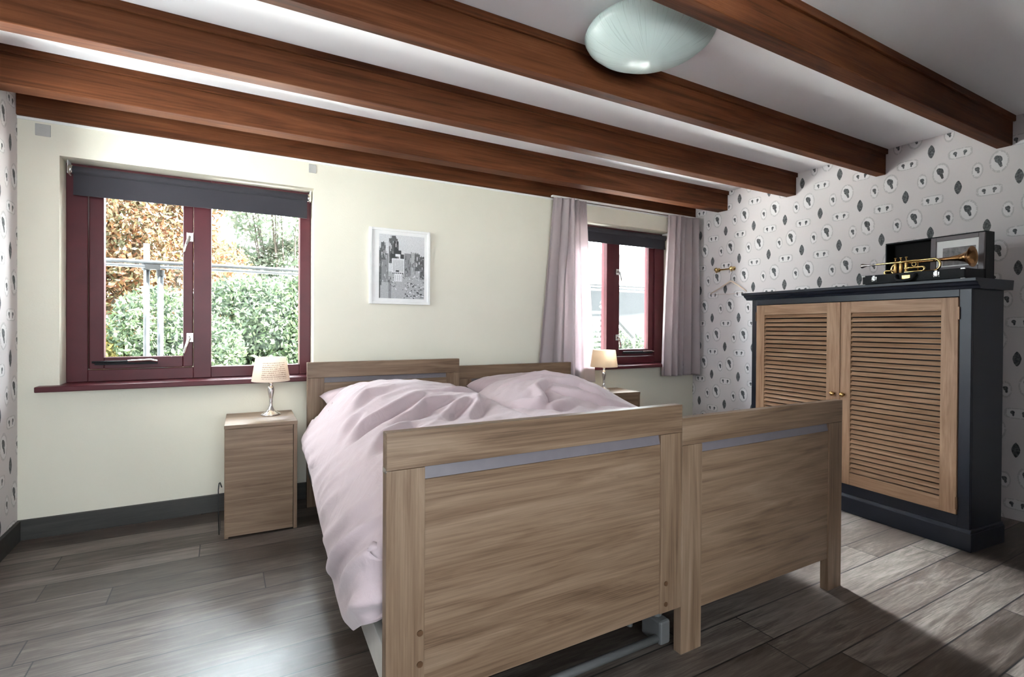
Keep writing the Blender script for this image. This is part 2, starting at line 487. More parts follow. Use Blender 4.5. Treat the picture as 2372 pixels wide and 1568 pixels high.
beam(1.126, 1.196, 2.075, 'darkest brown ceiling beam in front of the glass bowl lamp')

# ------------------------------------------------------------------ windows
def frame_rect(bm, x0, x1, z0, z1, l, r, b, t, y0, y1):
    box(bm, x0, x0+l, y0, y1, z0, z1); box(bm, x1-r, x1, y0, y1, z0, z1)
    box(bm, x0+l, x1-r, y0, y1, z0, z0+b); box(bm, x0+l, x1-r, y0, y1, z1-t, z1)

def window(name, W, mirror, fx, cs, pane_cas, pane_fix, mull):
    """fx: outer frame x0,x1; cs: casement x0,x1; panes as x0,x1"""
    t = empty(name, (0, 0, 0)); t['kind'] = 'structure'
    yf = 3.456
    z0, z1 = W[2], W[3]
    bm = B()
    lo = z0+.002; zt = z1-.002
    box(bm, W[0]+.001, min(cs[0], pane_fix[0]), yf, yf+.075, lo, zt)
    box(bm, max(cs[1], pane_fix[1]), W[1]-.001, yf, yf+.075, lo, zt)
    a, b = sorted((cs[1] if not mirror else pane_fix[1], pane_fix[0] if not mirror else cs[0]))
    box(bm, a, b, yf, yf+.075, lo, zt)
    for (p0, p1) in (cs, pane_fix):
        box(bm, p0, p1, yf, yf+.075, lo, lo+.062); box(bm, p0, p1, yf, yf+.075, zt-.06, zt)
    obj('frame', bm, red_paint, t, bevel=.003)
    # casement sash, slightly recessed
    bm = B(); c0, c1 = cs; zc0, zc1 = lo+.062, zt-.06
    frame_rect(bm, c0+.003, c1-.003, zc0+.003, zc1-.003, pane_cas[0]-c0-.003, c1-pane_cas[1]-.003, .062, .06, yf+.012, yf+.066)
    s = obj('casement', bm, red_paint, t, bevel=.004)
    obj('pane', bx(pane_cas[0]-.004, pane_cas[1]+.004, yf+.038, yf+.042, zc0+.06, zc1-.058), glass_m, s)
    # glazing rebate, pale outside edge
    obj('pane', bx(pane_fix[0]-.003, pane_fix[1]+.003, yf+.038, yf+.042, lo+.058, zt-.056), glass_m, t)
    # stay bar along the sash bottom
    hb = B(); zs = zc0+.030
    xa, xb = (c0+.03, c1-.17) if not mirror else (c0+.10, c1-.03)
    box(hb, xa, xb, yf-.012, yf+.013, zs-.004, zs+.004); tube(hb, [(xa-.01, yf-.014, zs+.012), (xb-.11, yf-.016, zs+.012), (xb-.09, yf-.016, zs+.014), (xb, yf-.013, zs+.012)], .006, 8)
    obj('stay_bar', hb, black_case, s); 
    hb = B(); tube(hb, [(xb-.13, yf-.022, zs+.014), (xb-.03, yf-.022, zs+.018), (xb, yf-.020, zs+.010)], .007, 8)
    obj('stay_handle', hb, chrome, s)
    # two turn handles on the meeting stile
    xh = (pane_cas[1]+c1)/2+.006 if not mirror else (pane_cas[0]+c0)/2-.004
    sg = -1 if not mirror else 1
    for zh in ((lo+1.04*.20+.02), (lo+.80)):
        hb = B(); box(hb, xh-.014, xh+.020, yf-.004, yf+.013, zh-.022, zh+.03)
        tube(hb, [(xh, yf-.002, zh+.004), (xh, yf-.030, zh), (xh+sg*.014, yf-.034, zh-.045), (xh+sg*.024, yf-.032, zh-.085)], [.009, .009, .007, .006], 8)
        obj('handle', hb, chrome, s, bevel=.002)
    return t
w1 = window('window_1', W1, False, (W1[0], W1[1]), (-.620, -.146), (-.554, -.197), (-.058, .420), None)
w2 = window('window_2', W2, True, (W2[0], W2[1]), (2.968, 3.447), (3.036, 3.381), (2.430, 2.884), None)
obj('sill', bx(-.79, .60, 3.272, 3.459, .719, .7465), red_paint, w1, bevel=.004)
obj('sill', bx(2.27, 3.66, 3.272, 3.459, .706, .7315), red_paint, w2, bevel=.004)

# unseen window behind the camera, added as fill light
t = empty('added_window_near'); t['kind'] = 'structure'
bm = B(); frame_rect(bm, W3[0]+.002, W3[1]-.002, W3[2]+.002, W3[3]-.002, .06, .06, .06, .06, YN-.12, YN-.06)
box(bm, .10, .14, YN-.12, YN-.06, W3[2]+.06, W3[3]-.06)
obj('frame', bm, red_paint, t)
obj('pane', bx(W3[0]+.05, W3[1]-.05, YN-.092, YN-.088, W3[2]+.05, W3[3]-.05), glass_m, t)

t = empty('added_window_left'); t['kind'] = 'structure'  # frame and pane of the added left fill window
bm = B(); y0_, y1_ = W4[0]+.002, W4[1]-.002; z0_, z1_ = W4[2]+.002, W4[3]-.002
box(bm, XL-.14, XL-.08, y0_, y0_+.05, z0_, z1_); box(bm, XL-.14, XL-.08, y1_-.05, y1_, z0_, z1_); box(bm, XL-.14, XL-.08, y0_+.05, y1_-.05, z0_, z0_+.05); box(bm, XL-.14, XL-.08, y0_+.05, y1_-.05, z1_-.05, z1_)
obj('frame', bm, red_paint, t)
obj('pane', bx(XL-.112, XL-.108, y0_+.045, y1_-.045, z0_+.045, z1_-.045), glass_m, t)

# roller blinds
def blind(W, x0, x1, zr, zb, label):
    t = thing('roller_blind', label, 'roller blind', ((x0+x1)/2, 3.405, zr), 0, 'grey roller blinds')
    h = (x1-x0)/2
    obj('roller', lathe(B(), [(.021, -h+.02), (.021, h-.02)], seg=20, axis='x'), blind_m, t, smooth=False)
    bm = B(); box(bm, -h+.022, h-.022, -.006, -.0045, zb-zr, .0)
    obj('fabric', bm, blind_m, t)
    obj('bottom_bar', bx(-h+.022, h-.022, -.0085, -.0030, zb-zr-.002, zb-zr+.014), blind_m, t)
    for s in (-1, 1):
        obj('end_bracket', lathe(B(), [(.008, 0), (.024, .002), (.025, .018), (.02, .02)] if s < 0 else [(.02, 0), (.025, .002), (.024, .018), (.008, .02)], (s*h if s < 0 else h-.02, 0, 0), 20, axis='x'), chrome if True else white_paint, t, smooth=True)
        bm = B(); box(bm, s*h-.001 if s < 0 else h-.003, s*h+.003 if s < 0 else h+.001, -.014, .05, -.02, .045)
        obj('mounting_plate', bm, white_paint, t)
    return t
blind(W1, -.690, .476, 1.842, 1.716, 'dark grey roller blind part lowered in the wide window on the bed\'s left')
blind(W2, 2.375, 3.535, 1.868, 1.765, 'dark grey roller blind part lowered in the curtained window')

# small grey plates on the wall under the beam
def plate(x0, x1, z0, z1, label):
    t = tag(obj('wall_plate', bx(x0, x1, YW-.006, YW+.001, z0, z1), plate_m, bevel=.002), label, 'wall plate', 'grey wall plates')
plate(-.800, -.742, 1.974, 2.032, 'small grey square plate near the left end of the wall beam')
plate(.455, .497, 1.984, 2.036, 'small grey plate above the right top corner of the wide window')

# ------------------------------------------------------------------ beds
SH = .0478                                    # how much the beds drift right per metre towards the wall
def bed_board(t, x0, x1, y, thick, z_bot, z_top, rail, leg_to, stile=.093, legs=(True, True), screws=True, strip=.031):
    """panelled head or foot board, front face at y (towards the camera)"""
    nm = 'footboard' if thick > 0 else 'headboard'
    y0, y1 = y, y+abs(thick)
    zr = z_top-rail
    o = obj(nm, bx(x0+stile-.004, x1-stile+.004, y0+.004, y1-.004, z_bot, zr-strip), oak_x, t, bevel=.002)
    obj('top_rail', bx(x0, x1, y0, y1, zr, z_top), oak_x, o, bevel=.002)
    for s, (a, b) in enumerate(((x0, x0+stile), (x1-stile, x1))):
        obj('stile', bx(a, b, y0, y1, leg_to if legs[s] else z_bot, zr-.0008), oak_z, o, bevel=.002)
    bm = B(); prism(bm, [(y0+.012, zr-strip+.001), (y0+.005, zr-strip+.001), (y0+.012, zr-.001), (y1-.006, zr-.001), (y1-.006, zr-strip+.001)][::1], 'x', x0+stile-.002, x1-stile+.002)
    obj('inlay_strip', bm, alu_strip, o)
    return o

def make_bed(name, label, x0, w0, x0h, w1, y_f, y_h, zf, zh, foot_bottom, legs_f, head_rail_side):
    t = thing(name, label, 'bed', (x0, y_f, 0), 0, 'pair of oak single beds')
    fb = bed_board(t, 0, w0, 0, .032, foot_bottom, zf, .088, 0.0, legs=legs_f)
    hb_x = x0h-x0
    y = y_h-y_f
    o = bed_board(t, hb_x, hb_x+w1, y, -.035, .35, zh, .090, 0.0)
    return t, fb

bed1, fb1 = make_bed('single_bed', 'raised oak single bed standing nearer the wide window, its footboard on grey tubes', .326, .953, .425, .950, 1.157, 3.15, .806, .838, .158, (False, False), None)
bed2, fb2 = make_bed('single_bed', 'lower oak single bed nearer the louvred cabinet, its footboard on two legs', 1.283, .922, 1.385, .925, 1.160, 3.18, .761, .786, .130, (True, True), None)
def parallelo(x0f, x1f, x0h, x1h, yf, yh, z0, z1):
    bm = B()
    vs = [bm.verts.new(p) for p in ((x0f, yf, z0), (x1f, yf, z0), (x1h, yh, z0), (x0h, yh, z0), (x0f, yf, z1), (x1f, yf, z1), (x1h, yh, z1), (x0h, yh, z1))]
    for q in ((3,2,1,0),(4,5,6,7),(0,1,5,4),(1,2,6,5),(2,3,7,6),(3,0,4,7)): bm.faces.new([vs[i] for i in q])
    return bm
for t, w0, w1_, L, dx, z0, z1 in ((bed1, .953, .950, 1.993, .099, .195, .290), (bed2, .922, .925, 2.02, .102, .245, .31)):
    obj('side_rail', parallelo(.004, .026, dx+.004, dx+.026, .033, L-.001, z0, z1), pale_board, t, bevel=.002)
    obj('side_rail', parallelo(w0-.026, w0-.004, dx+w1_-.026, dx+w1_-.004, .033, L-.001, z0, z1), pale_board, t, bevel=.002)
    obj('bed_base', parallelo(.03, w0-.03, dx+.03, dx+w1_-.03, .05, L-.02, z0+.02, z1+.02), pale_board, t)
for o, sx, zs in ((fb1, .081, (.326, .252)), (fb1, .884, (.250, .185)),):
    for z in zs:
        obj('screw_cap', lathe(B(), [(.0075, -.003), (.0075, -.001), (.0060, .001)], (sx, 0, z), 14, axis='y'), screw_m, o, smooth=False)
# bracket on the outer edge of the left footboard
obj('corner_bracket', bx(-.0012, .012, .004, .028, .712, .724), chrome, fb1)
# height-adjusting chassis under the left bed, part of that bed
bm = B(); tube(bm, [(.18, .058, .040), (.925, .058, .040)], .0125, 10)
obj('cross_tube', bm, grey_plastic, bed1, smooth=True)
bm = B(); box(bm, .905, .950, .04, .13, .022, .10); tube(bm, [(.93, .085, .055), (.93, .085, .17), (.90, .085, .20)], .018, 10)
obj('castor_block', bm, grey_plastic, bed1, bevel=.008)
bm = B(); box(bm, .02, .60, .046, .075, .128, .158)
obj('foot_crossbar', bm, dark_metal, bed1, bevel=.002)
bm = B(); tube(bm, [(.74, .20, .20), (.78, .19, .10), (.85, .18, .035)], .009, 8); box(bm, .80, .88, .17, .26, .06, .19); tube(bm, [(.90, .18, .2), (.90, .18, .02)], .012, 8)
obj('lift_motor', bm, grey_plastic, bed1, bevel=.004)
for xx, yy in ((.06, .12), (.06, 1.85), (.90, 1.85)):
    bm = B(); tube(bm, [(xx+yy*SH, yy, .20), (xx+yy*SH, yy, .05)], .016, 10)
    lathe(bm, [(.03, -.012), (.036, -.008), (.036, .008), (.03, .012)], (xx+yy*SH, yy, .036), 20, axis='x')
    obj('castor', bm, grey_plastic, bed1)

# mattresses
for (x0, w0, w1_, yf, L, dx, z0, z1, lab) in ((.326, .953, .95, 1.157, 1.993, .099, .312, .535, 'pale mattress under the duvet of the raised bed'), (1.283, .922, .925, 1.16, 2.02, .102, .332, .505, 'pale mattress under the duvet of the lower bed')):
    o = obj('mattress', parallelo(.035, w0-.035, dx+.035-.004, dx+w1_-.035, .045, L-.01, z0, z1), mattress_m, None, bevel=.03, seg=4)
    o.location = (x0, yf, 0); tag(o, lab, 'mattress', 'mattresses of the two beds')

# ------------------------------------------------------------------ bedding
def catmull(P, t):
    """sample a Catmull-Rom polyline P (n,2) at t in [0,1] by chord length"""
    P = np.asarray(P, float)
    d = np.r_[0, np.cumsum(np.hypot(*np.diff(P, axis=0).T)**.5)]; d /= d[-1]
    out = np.zeros((len(t), 2))
    for ax in range(2):
        m = np.gradient(P[:, ax], d)
        i = np.clip(np.searchsorted(d, t, 'right')-1, 0, len(d)-2)
        h = d[i+1]-d[i]; u = (t-d[i])/h
        out[:, ax] = (2*u**3-3*u**2+1)*P[i, ax]+(u**3-2*u**2+u)*h*m[i]+(-2*u**3+3*u**2)*P[i+1, ax]+(u**3-u**2)*h*m[i+1]
    return out

def fbm(p, oct=4):
    return noise.fractal(Vector(p), 0.9, 2.1, oct)

def crease_field(Xv, Yv, creases):
    D = np.zeros_like(Xv)
    for pts, wd, am in creases:
        best = np.full(Xv.shape, 1e9); side = np.zeros_like(Xv); tt = np.zeros_like(Xv)
        tot = len(pts)-1
        for i in range(tot):
            a = np.array(pts[i]); b = np.array(pts[i+1]); ab = b-a; L = np.hypot(*ab)
            u = np.clip(((Xv-a[0])*ab[0]+(Yv-a[1])*ab[1])/L**2, 0, 1)
            dx, dy = Xv-(a[0]+u*ab[0]), Yv-(a[1]+u*ab[1])
            d = np.hypot(dx, dy); s = (dx*-ab[1]+dy*ab[0])/L
            k = d < best
            best = np.where(k, d, best); side = np.where(k, s, side); tt = np.where(k, (i+u)/tot, tt)
        fade = np.sin(np.clip(tt, .02, .98)*PI)**.6
        D += fade*am*(-np.exp(-(best/wd)**2) + .9*np.exp(-((side-1.7*wd)/(1.1*wd))**2)*np.exp(-(np.maximum(best-abs(side), 0)/wd)**2)*(best < 6*wd))
    return D

def duvet(name, sec_flat, sec_hump, yh, yf, x_of_y, creases, hemfun, drape, seed, label, group, lift_foot=0.0):
    nu, nv = 210, 240
    t = np.linspace(0, 1, nu)
    A = catmull(sec_flat, t); H = catmull(sec_hump, t)
    ys = np.linspace(yh, yf, nv)
    V = np.zeros((nv, nu, 3))
    for j, y in enumerate(ys):
        k = float(sst(2.18, 2.62, y))
        P = A*(1-k)+H*k
        P = P.copy()
        if hemfun is not None:
            hz = hemfun(y); base = A[-1, 1]*(1-k)+H[-1, 1]*k
            w = sst(.72, 1.0, t)
            P[:, 1] += (hz-base)*w
        e = max(0.0, (y-(yh-.10))/.10); P[:, 1] -= .03*e**2.2*(P[:, 1] > .55)
        e2 = max(0.0, ((yf+.09)-y)/.09); P[:, 1] -= .05*e2**2*(P[:, 1] > .5)
        if drape: P[:, 0] += sst(.62, .85, t)*e2**2*(.40-P[:, 0])*.8
        V[j, :, 0] = P[:, 0]+x_of_y(y); V[j, :, 1] = y; V[j, :, 2] = P[:, 1]
    du = np.gradient(V, axis=1); dv = np.gradient(V, axis=0)
    N = np.cross(dv, du); N /= np.linalg.norm(N, axis=2, keepdims=True)+1e-9
    if N[nv//2, nu//3, 2] < 0: N = -N
    D = np.zeros((nv, nu))
    top = 1-sst(.55, .70, t)[None, :]*np.ones((nv, 1))
    D += 1.5*crease_field(V[..., 0], V[..., 1], creases)*top
    for j in range(nv):
        for i in range(nu):
            x, y, z = V[j, i]
            a = (x*.80+y*.60); b = (-x*.60+y*.80)
            n1 = fbm((a*2.2+seed, b*5.5, z*2.0), 3)
            n2 = 1-abs(noise.noise(Vector((a*3.0+seed*2, b*13, z*4))))*2
            D[j, i] += .013*n1*top[j, i] + .007*n2*top[j, i]
            if drape:
                m = float(sst(.52, .72, t[i]))
                q = (.54*y+z*.84)
                al = (-.84*y+.54*z)
                foot = float(sst(2.35, 1.45, y))
                low = float(sst(.66, .42, z))
                wv = noise.noise(Vector((al*1.6, q*4, seed+3)))
                f1 = (.5+.5*math.sin(q*74+wv*4.0+al*2.5))**2.2; tip = 1-float(sst(.84, .93, t[i]))
                f2 = noise.noise(Vector((al*2.2+seed, q*16, 1.7)))
                D[j, i] += tip*m*(foot*low*(.034*f1*(.6+.6*noise.noise(Vector((q*9, 4.2, seed))))+.012*f2-.012) + .014*f2*(1-foot*low*.5) + .02*noise.noise(Vector((y*2.5, z*3, seed))))
    V += N*D[..., None]
    f = []
    for j in range(nv-1):
        for i in range(nu-1):
            a = j*nu+i; f.append((a, a+1, a+nu+1, a+nu))
    me_v = V.reshape(-1, 3)
    o = obj(name, (me_v, f), duvet_m, None, smooth=True)
    md = o.modifiers.new('thickness', 'SOLIDIFY'); md.thickness = .010; md.offset = -1
    return tag(o, label, 'duvet', group)

flat1 = [(1.235, .565), (1.268, .575), (1.272, .600), (1.235, .622), (1.10, .628), (.85, .634), (.62, .636), (.48, .622), (.39, .588), (.33, .52), (.295, .43), (.285, .34), (.290, .285), (.304, .262), (.318, .285)]
hump1 = [(1.235, .565), (1.275, .585), (1.272, .610), (1.215, .655), (1.10, .705), (.853, .738), (.62, .738), (.492, .706), (.385, .605), (.318, .510), (.292, .45), (.290, .40), (.295, .36), (.306, .34), (.320, .36)]
def hem1(y):
    return float(np.interp(y, [1.19, 1.24, 1.30, 1.40, 1.52, 1.65, 1.84, 2.16, 2.5, 2.93], [.41, .36, .325, .255, .215, .215, .25, .30, .345, .40]))
def x1(y): return SH*(y-1.157) + float(np.interp(y, [1.19, 1.25, 1.5, 1.9, 2.93], [.012, -.004, -.012, -.006, .0]))
cre1 = [([(.30, 1.98), (.42, 2.22), (.56, 2.36)], .022, .020), ([(.39, 2.02), (.56, 2.19), (.73, 2.33), (.90, 2.46)], .022, .022),
        ([(.62, 2.08), (.75, 2.17), (.87, 2.33), (1.02, 2.42)], .022, .026), ([(.50, 2.36), (.64, 2.50), (.74, 2.54)], .025, .014),
        ([(.86, 2.10), (.98, 2.26), (1.13, 2.42)], .020, .022), ([(1.0, 2.12), (1.15, 2.32), (1.24, 2.50)], .022, .022),
        ([(.45, 1.75), (.60, 1.95), (.72, 2.06)], .025, .016), ([(.95, 2.52), (1.10, 2.56), (1.24, 2.60)], .016, .012)]
duvet('duvet', flat1, hemfun=hem1, sec_hump=hump1, yh=2.93, yf=1.195, x_of_y=x1, creases=cre1, drape=True, seed=1.3,
      label='rumpled mauve duvet hanging over the window side of the raised bed', group='mauve duvets')
flat2 = [(.045, .525), (.012, .535), (.000, .565), (.010, .592), (.055, .603), (.16, .600), (.35, .592), (.55, .585), (.74, .575), (.86, .545), (.905, .50), (.92, .44), (.920, .39), (.912, .375), (.902, .39)]
hump2 = [(.050, .545), (.012, .560), (.000, .590), (.010, .622), (.055, .650), (.16, .700), (.34, .735), (.54, .735), (.70, .690), (.84, .600), (.90, .52), (.92, .45), (.920, .40), (.912, .385), (.902, .40)]
def x2(y): return 1.278+SH*(y-1.16)
cre2 = [([(1.47, 2.27), (1.57, 2.36), (1.60, 2.47), (1.70, 2.54)], .022, .026), ([(1.64, 2.45), (1.72, 2.38), (1.88, 2.29), (2.05, 2.22)], .018, .022),
        ([(1.72, 2.54), (1.85, 2.47), (1.93, 2.33)], .018, .020), ([(1.34, 2.42), (1.42, 2.31), (1.52, 2.25), (1.70, 2.27)], .026, .022),
        ([(1.61, 2.77), (1.75, 2.73), (1.95, 2.58)], .018, .014), ([(1.45, 2.70), (1.62, 2.66), (1.85, 2.62)], .016, .010)]
duvet('duvet', flat2, hemfun=None, sec_hump=hump2, yh=2.93, yf=1.20, x_of_y=x2, creases=cre2, drape=False, seed=7.7,
      label='rumpled mauve duvet with a raised edge on the lower bed', group='mauve duvets')

def pillow(cx, cy, cz, wx, wy, h, label, rz=0.0):
    n = 36
    bm = B(); g = {}
    for s in (1, -1):
        for i in range(n+1):
            for j in range(n+1):
                u, v = -1+2*i/n, -1+2*j/n
                edge = i in (0, n) or j in (0, n)
                if edge and s == -1: continue
                k = max(0.0, (1-u**4)*(1-v**4))**.5
                pin = 1-.05*(1-abs(u)**2)*abs(v)**6
                pinx = 1-.05*(1-abs(v)**2)*abs(u)**6
                z = s*h/2*k + .012*fbm((u*2+cx*3, v*3, s*2+5), 3)*k
                g[(s, i, j)] = bm.verts.new((u*wx/2*pinx, v*wy/2*pin, z))
        for i in range(n):
            for j in range(n):
                q = []
                for (a, b) in ((i, j), (i+1, j), (i+1, j+1), (i, j+1)):
                    e = a in (0, n) or b in (0, n)
                    q.append(g[(1 if e else s, a, b)])
                bm.faces.new(q if s > 0 else q[::-1])
    o = obj('pillow', bm, pillow_m, None, smooth=True)
    o.location = (cx, cy, cz); o.rotation_euler = (math.radians(4), 0, rz)
    return tag(o, label, 'pillow', 'mauve pillows')
pillow(.885, 2.91, .632, .82, .40, .13, 'mauve pillow with a dark corner showing behind the window-side duvet', -.04)
pillow(1.80, 2.95, .640, .76, .40, .17, 'mauve pillow rising behind the duvet of the lower bed', -.03)

# ------------------------------------------------------------------ nightstands and table lamps
def nightstand(name_label, loc, rz, w, d, h):
    t = thing('nightstand', name_label, 'nightstand', loc, rz, 'oak nightstands')
    bm = B(); th = .018
    box(bm, 0, th, .001, d, .0, h-th); box(bm, w-th, w, .001, d, .0, h-th); box(bm, th, w-th, d-.008, d-.001, .02, h-th); box(bm, th, w-th, .02, d-.01, .03, .03+th)
    obj('carcass', bm, oak_z, t, bevel=.0015)
    obj('top', bx(-.001, w+.001, -.001, d+.001, h-th, h), oak_x, t, bevel=.0015)
    obj('front_panel', bx(th*.15, w-.020, -.0005, .019, .008, h-th-.001), oak_x, t, bevel=.0015)
    return t
nightstand('small oak nightstand on the wide-window side of the beds', (.008, 2.874, 0), math.radians(-1.8), .331, .385, .558)
nightstand('small oak nightstand beside the curtained window, half hidden by bedding', (2.475, 2.985, 0), math.radians(-5), .33, .30, .558)

def lamp(loc, shade, label, rb=.097, rt=.077):
    t = thing('table_lamp', label, 'table lamp', loc, 0, 'nightstand lamps')
    prof = [(.050, .0), (.051, .004), (.046, .009), (.030, .017), (.017, .030), (.010, .050), (.0075, .068), (.009, .075), (.0075, .080), (.010, .095), (.0155, .120), (.0170, .140), (.0135, .155), (.008, .163), (.0105, .170), (.0105, .177), (.007, .182), (.006, .200)]
    obj('base', lathe(B(), prof, seg=36), chrome, t, smooth=True)
    bm = B(); n = 48
    def ring(r, z): return [(r*math.cos(2*PI*k/n), r*math.sin(2*PI*k/n), z) for k in range(n)]
    out = [(rb, .188), (rb*.985+rt*.015, .193), (rb*.5+rt*.5, .254), (rt, .318)]
    inn = [(r-.002, z) for r, z in out[::-1]]
    lathe(bm, out+inn, seg=n, cap=False)
    obj('lamp_shade', bm, shade, t, smooth=True)
    bm = B(); tube(bm, [(-rt+.003, 0, .300), (rt-.003, 0, .300)], .0012, 6); tube(bm, [(0, -rt+.003, .300), (0, rt-.003, .300)], .0012, 6)
    lathe(bm, [(.013, .195), (.013, .235), (.010, .238)], seg=16)
    obj('shade_carrier', bm, chrome, t)
    obj('bulb', lathe(B(), [(.008, .238), (.018, .250), (.022, .264), (.018, .278), (.004, .286)], seg=18), bulb_m, t, smooth=True)
    return t
lamp((.232, 3.115, .558), shade_print, 'lit table lamp with script printed shade beneath the wide window')
lamp((2.585, 3.125, .558), shade_plain, 'lit table lamp with plain cream shade beneath the curtained window', .105, .088)

# lamp flex beside the left nightstand
bm = B(); tube(bm, [(-.003, 3.0, .225), (-.010, 2.95, .262), (-.014, 2.91, .270), (-.017, 2.886, .245), (-.016, 2.888, .12), (-.014, 2.90, .02), (-.012, 2.96, .004)], .0028, 6)
tag(obj('power_cord', bm, black_cable, None, smooth=True), 'thin black cord down the side of the wide-window nightstand', 'cord')

# ------------------------------------------------------------------ framed city print
def city_print():
    mats = [plain('print_grey_%d' % i, (g, g, g*1.02), .5, var=.12, vs=120) for i, g in enumerate((.62, .42, .25, .12, .05, .75))]
    bm = B(); lay = [0]
    w, h = .306, .418
    def q(x0, x1, z0, z1, m):
        lay[0] += 1
        y = -.0002-.000004*lay[0]
        x0, x1 = max(0, x0), min(1, x1); z0, z1 = max(0, z0), min(1, z1)
        if x1 <= x0 or z1 <= z0: return
        vs = [bm.verts.new(((a-.5)*w, y, (b-.5)*h)) for a, b in ((x0, z0), (x1, z0), (x1, z1), (x0, z1))]
        f = bm.faces.new(vs); f.material_index = m
    q(0, 1, 0, 1, 0); q(0, 1, 0, .42, 1)
    R = random.Random(3)
    def block(x0, x1, z0, z1, base, n=26):
        q(x0, x1, z0, z1, base)
        for _ in range(n):
            a = R.uniform(x0, x1-.02); b = R.uniform(z0, z1-.02)
            q(a, a+R.uniform(.006, .022), b, b+R.uniform(.015, .07), R.choice((1, 2, 3, 4, 0)))
    block(0, .2, .25, .70, 2); block(.04, .14, .6, .87, 3, 18); block(.0, .05, .2, .78, 3, 8)
    block(.21, .40, .55, .94, 3, 30); block(.25, .36, .6, .985, 3, 14); block(.32, .42, .6, .90, 4, 10)
    block(.55, .72, .35, .72, 2, 30); block(.70, .86, .30, .74, 1, 30); block(.78, .9, .45, .72, 3, 20); block(.90, 1, .32, .68, 3, 22)
    q(.28, .55, .40, .62, 2); q(.24, .32, .62, .70, 4); q(.46, .54, .62, .70, 4); q(.34, .48, .66, .76, 4); q(.35, .46, .66, .70, 5)
    q(.275, .545, .40, .63, 5); q(.29, .53, .415, .62, 0)
    for k in range(7): q(.30+k*.034, .312+k*.034, .43, .60, 1)
    for k in range(6): q(.29+k*.042, .31+k*.042, .385, .41, 4)
    q(.36, .43, .42, .445, 4); q(.33, .50, .27, .39, 5)
    for k in range(4): q(.35+k*.04, .365+k*.04, .28, .37, 1)
    q(.0, .022, 0, .40, 4); q(.2, .26, .0, .34, 2); q(.28, .62, .0, .24, 1)
    for k in range(120):
        a = R.uniform(.5, 1); b = R.uniform(.0, .36); s = R.uniform(.010, .035)*(1.2-b)
        q(a, a+s, b, b+s*.6, R.choice((5, 0, 2, 3, 4, 5)))
    for k in range(24):
        a = R.uniform(.18, .36); b = R.uniform(.1, .34); s = R.uniform(.010, .025)
        q(a, a+s, b, b+s*.6, R.choice((5, 0, 3, 4)))
    return bm, mats
pf = thing('picture_frame', 'white framed grey city street print hung between the two windows', 'picture', (1.024, YW-.001, 1.443))
bm = B(); frame_rect(bm, -.205, .205, -.247, .247, .016, .016, .016, .016, -.020, 0)
obj('frame', bm, white_paint, pf, bevel=.002)
obj('mat_board', bx(-.191, .191, -.010, -.002, -.233, .233), paper_m, pf)
bmp, mats = city_print()
pr = obj('print', bmp, mats, pf); pr.location = (.012, -.0102, .0); 

# ------------------------------------------------------------------ curtains
def curtain(label, top, bot, z0, z1, pleats, flat_at, amp, seed, yoff=3.262, bulge=0.0):
    nu, nv = 260, 90
    v = np.linspace(0, 1, nv); u = np.linspace(0, 1, nu)
    P = np.zeros((nv, nu, 3))
    rr = np.random.default_rng(seed)
    ph = rr.uniform(-.35, .35, 40)
    for j, vv in enumerate(v):
        a = top[0]+(bot[0]-top[0])*vv**1.05; b = top[1]+(bot[1]-top[1])*vv**1.05
        if bulge: a -= bulge*math.sin(PI*min(1, vv*1.0))
        gather = 1-.25*vv
        for i, uu in enumerate(u):
            k = float(1-sst(flat_at[0], flat_at[1], uu)) if flat_at else 1.0
            if flat_at: k *= 1-.85*float(sst(.34, .38, uu)*(1-sst(.50, .54, uu)))*float(sst(.2, .5, vv))
            base = uu*pleats*2*PI
            am = amp*(.35+.65*k)*(.75+.5*math.sin(uu*9+seed))*(.8+.5*vv)
            s = math.sin(base+.8*math.sin(uu*7+seed)+.5*vv*math.sin(uu*4+seed))
            fine = .006*math.sin(uu*pleats*6*PI)*max(0, 1-vv/.10)
            P[j, i, 0] = a+(b-a)*uu + .012*math.cos(base)*k
            P[j, i, 1] = yoff + am*s*gather + fine
            P[j, i, 2] = z1+(z0-z1)*vv
    f = [(j*nu+i, j*nu+i+1, (j+1)*nu+i+1, (j+1)*nu+i) for j in range(nv-1) for i in range(nu-1)]
    o = obj('curtain', (P.reshape(-1, 3), f), curtain_m, None, smooth=True)
    md = o.modifiers.new('thickness', 'SOLIDIFY'); md.thickness = .0015
    tag(o, label, 'curtain', 'mauve curtains')
    return o
curtain('mauve curtain hanging behind the beds, glowing where window light passes', (2.195, 2.505), (2.050, 2.610), .612, 2.044, 5.0, (.70, .85), .048, 3)
curtain('mauve curtain hanging in the corner by the patterned wall', (3.412, 3.745), (3.335, 3.775), .628, 2.044, 5, None, .046, 5, bulge=.012)
bm = B(); box(bm, 2.18, 3.79, 3.250, 3.274, 2.044, 2.055)
tag(obj('curtain_rail', bm, white_paint), 'slim white curtain rail under the wall beam above the curtained window', 'curtain rail')

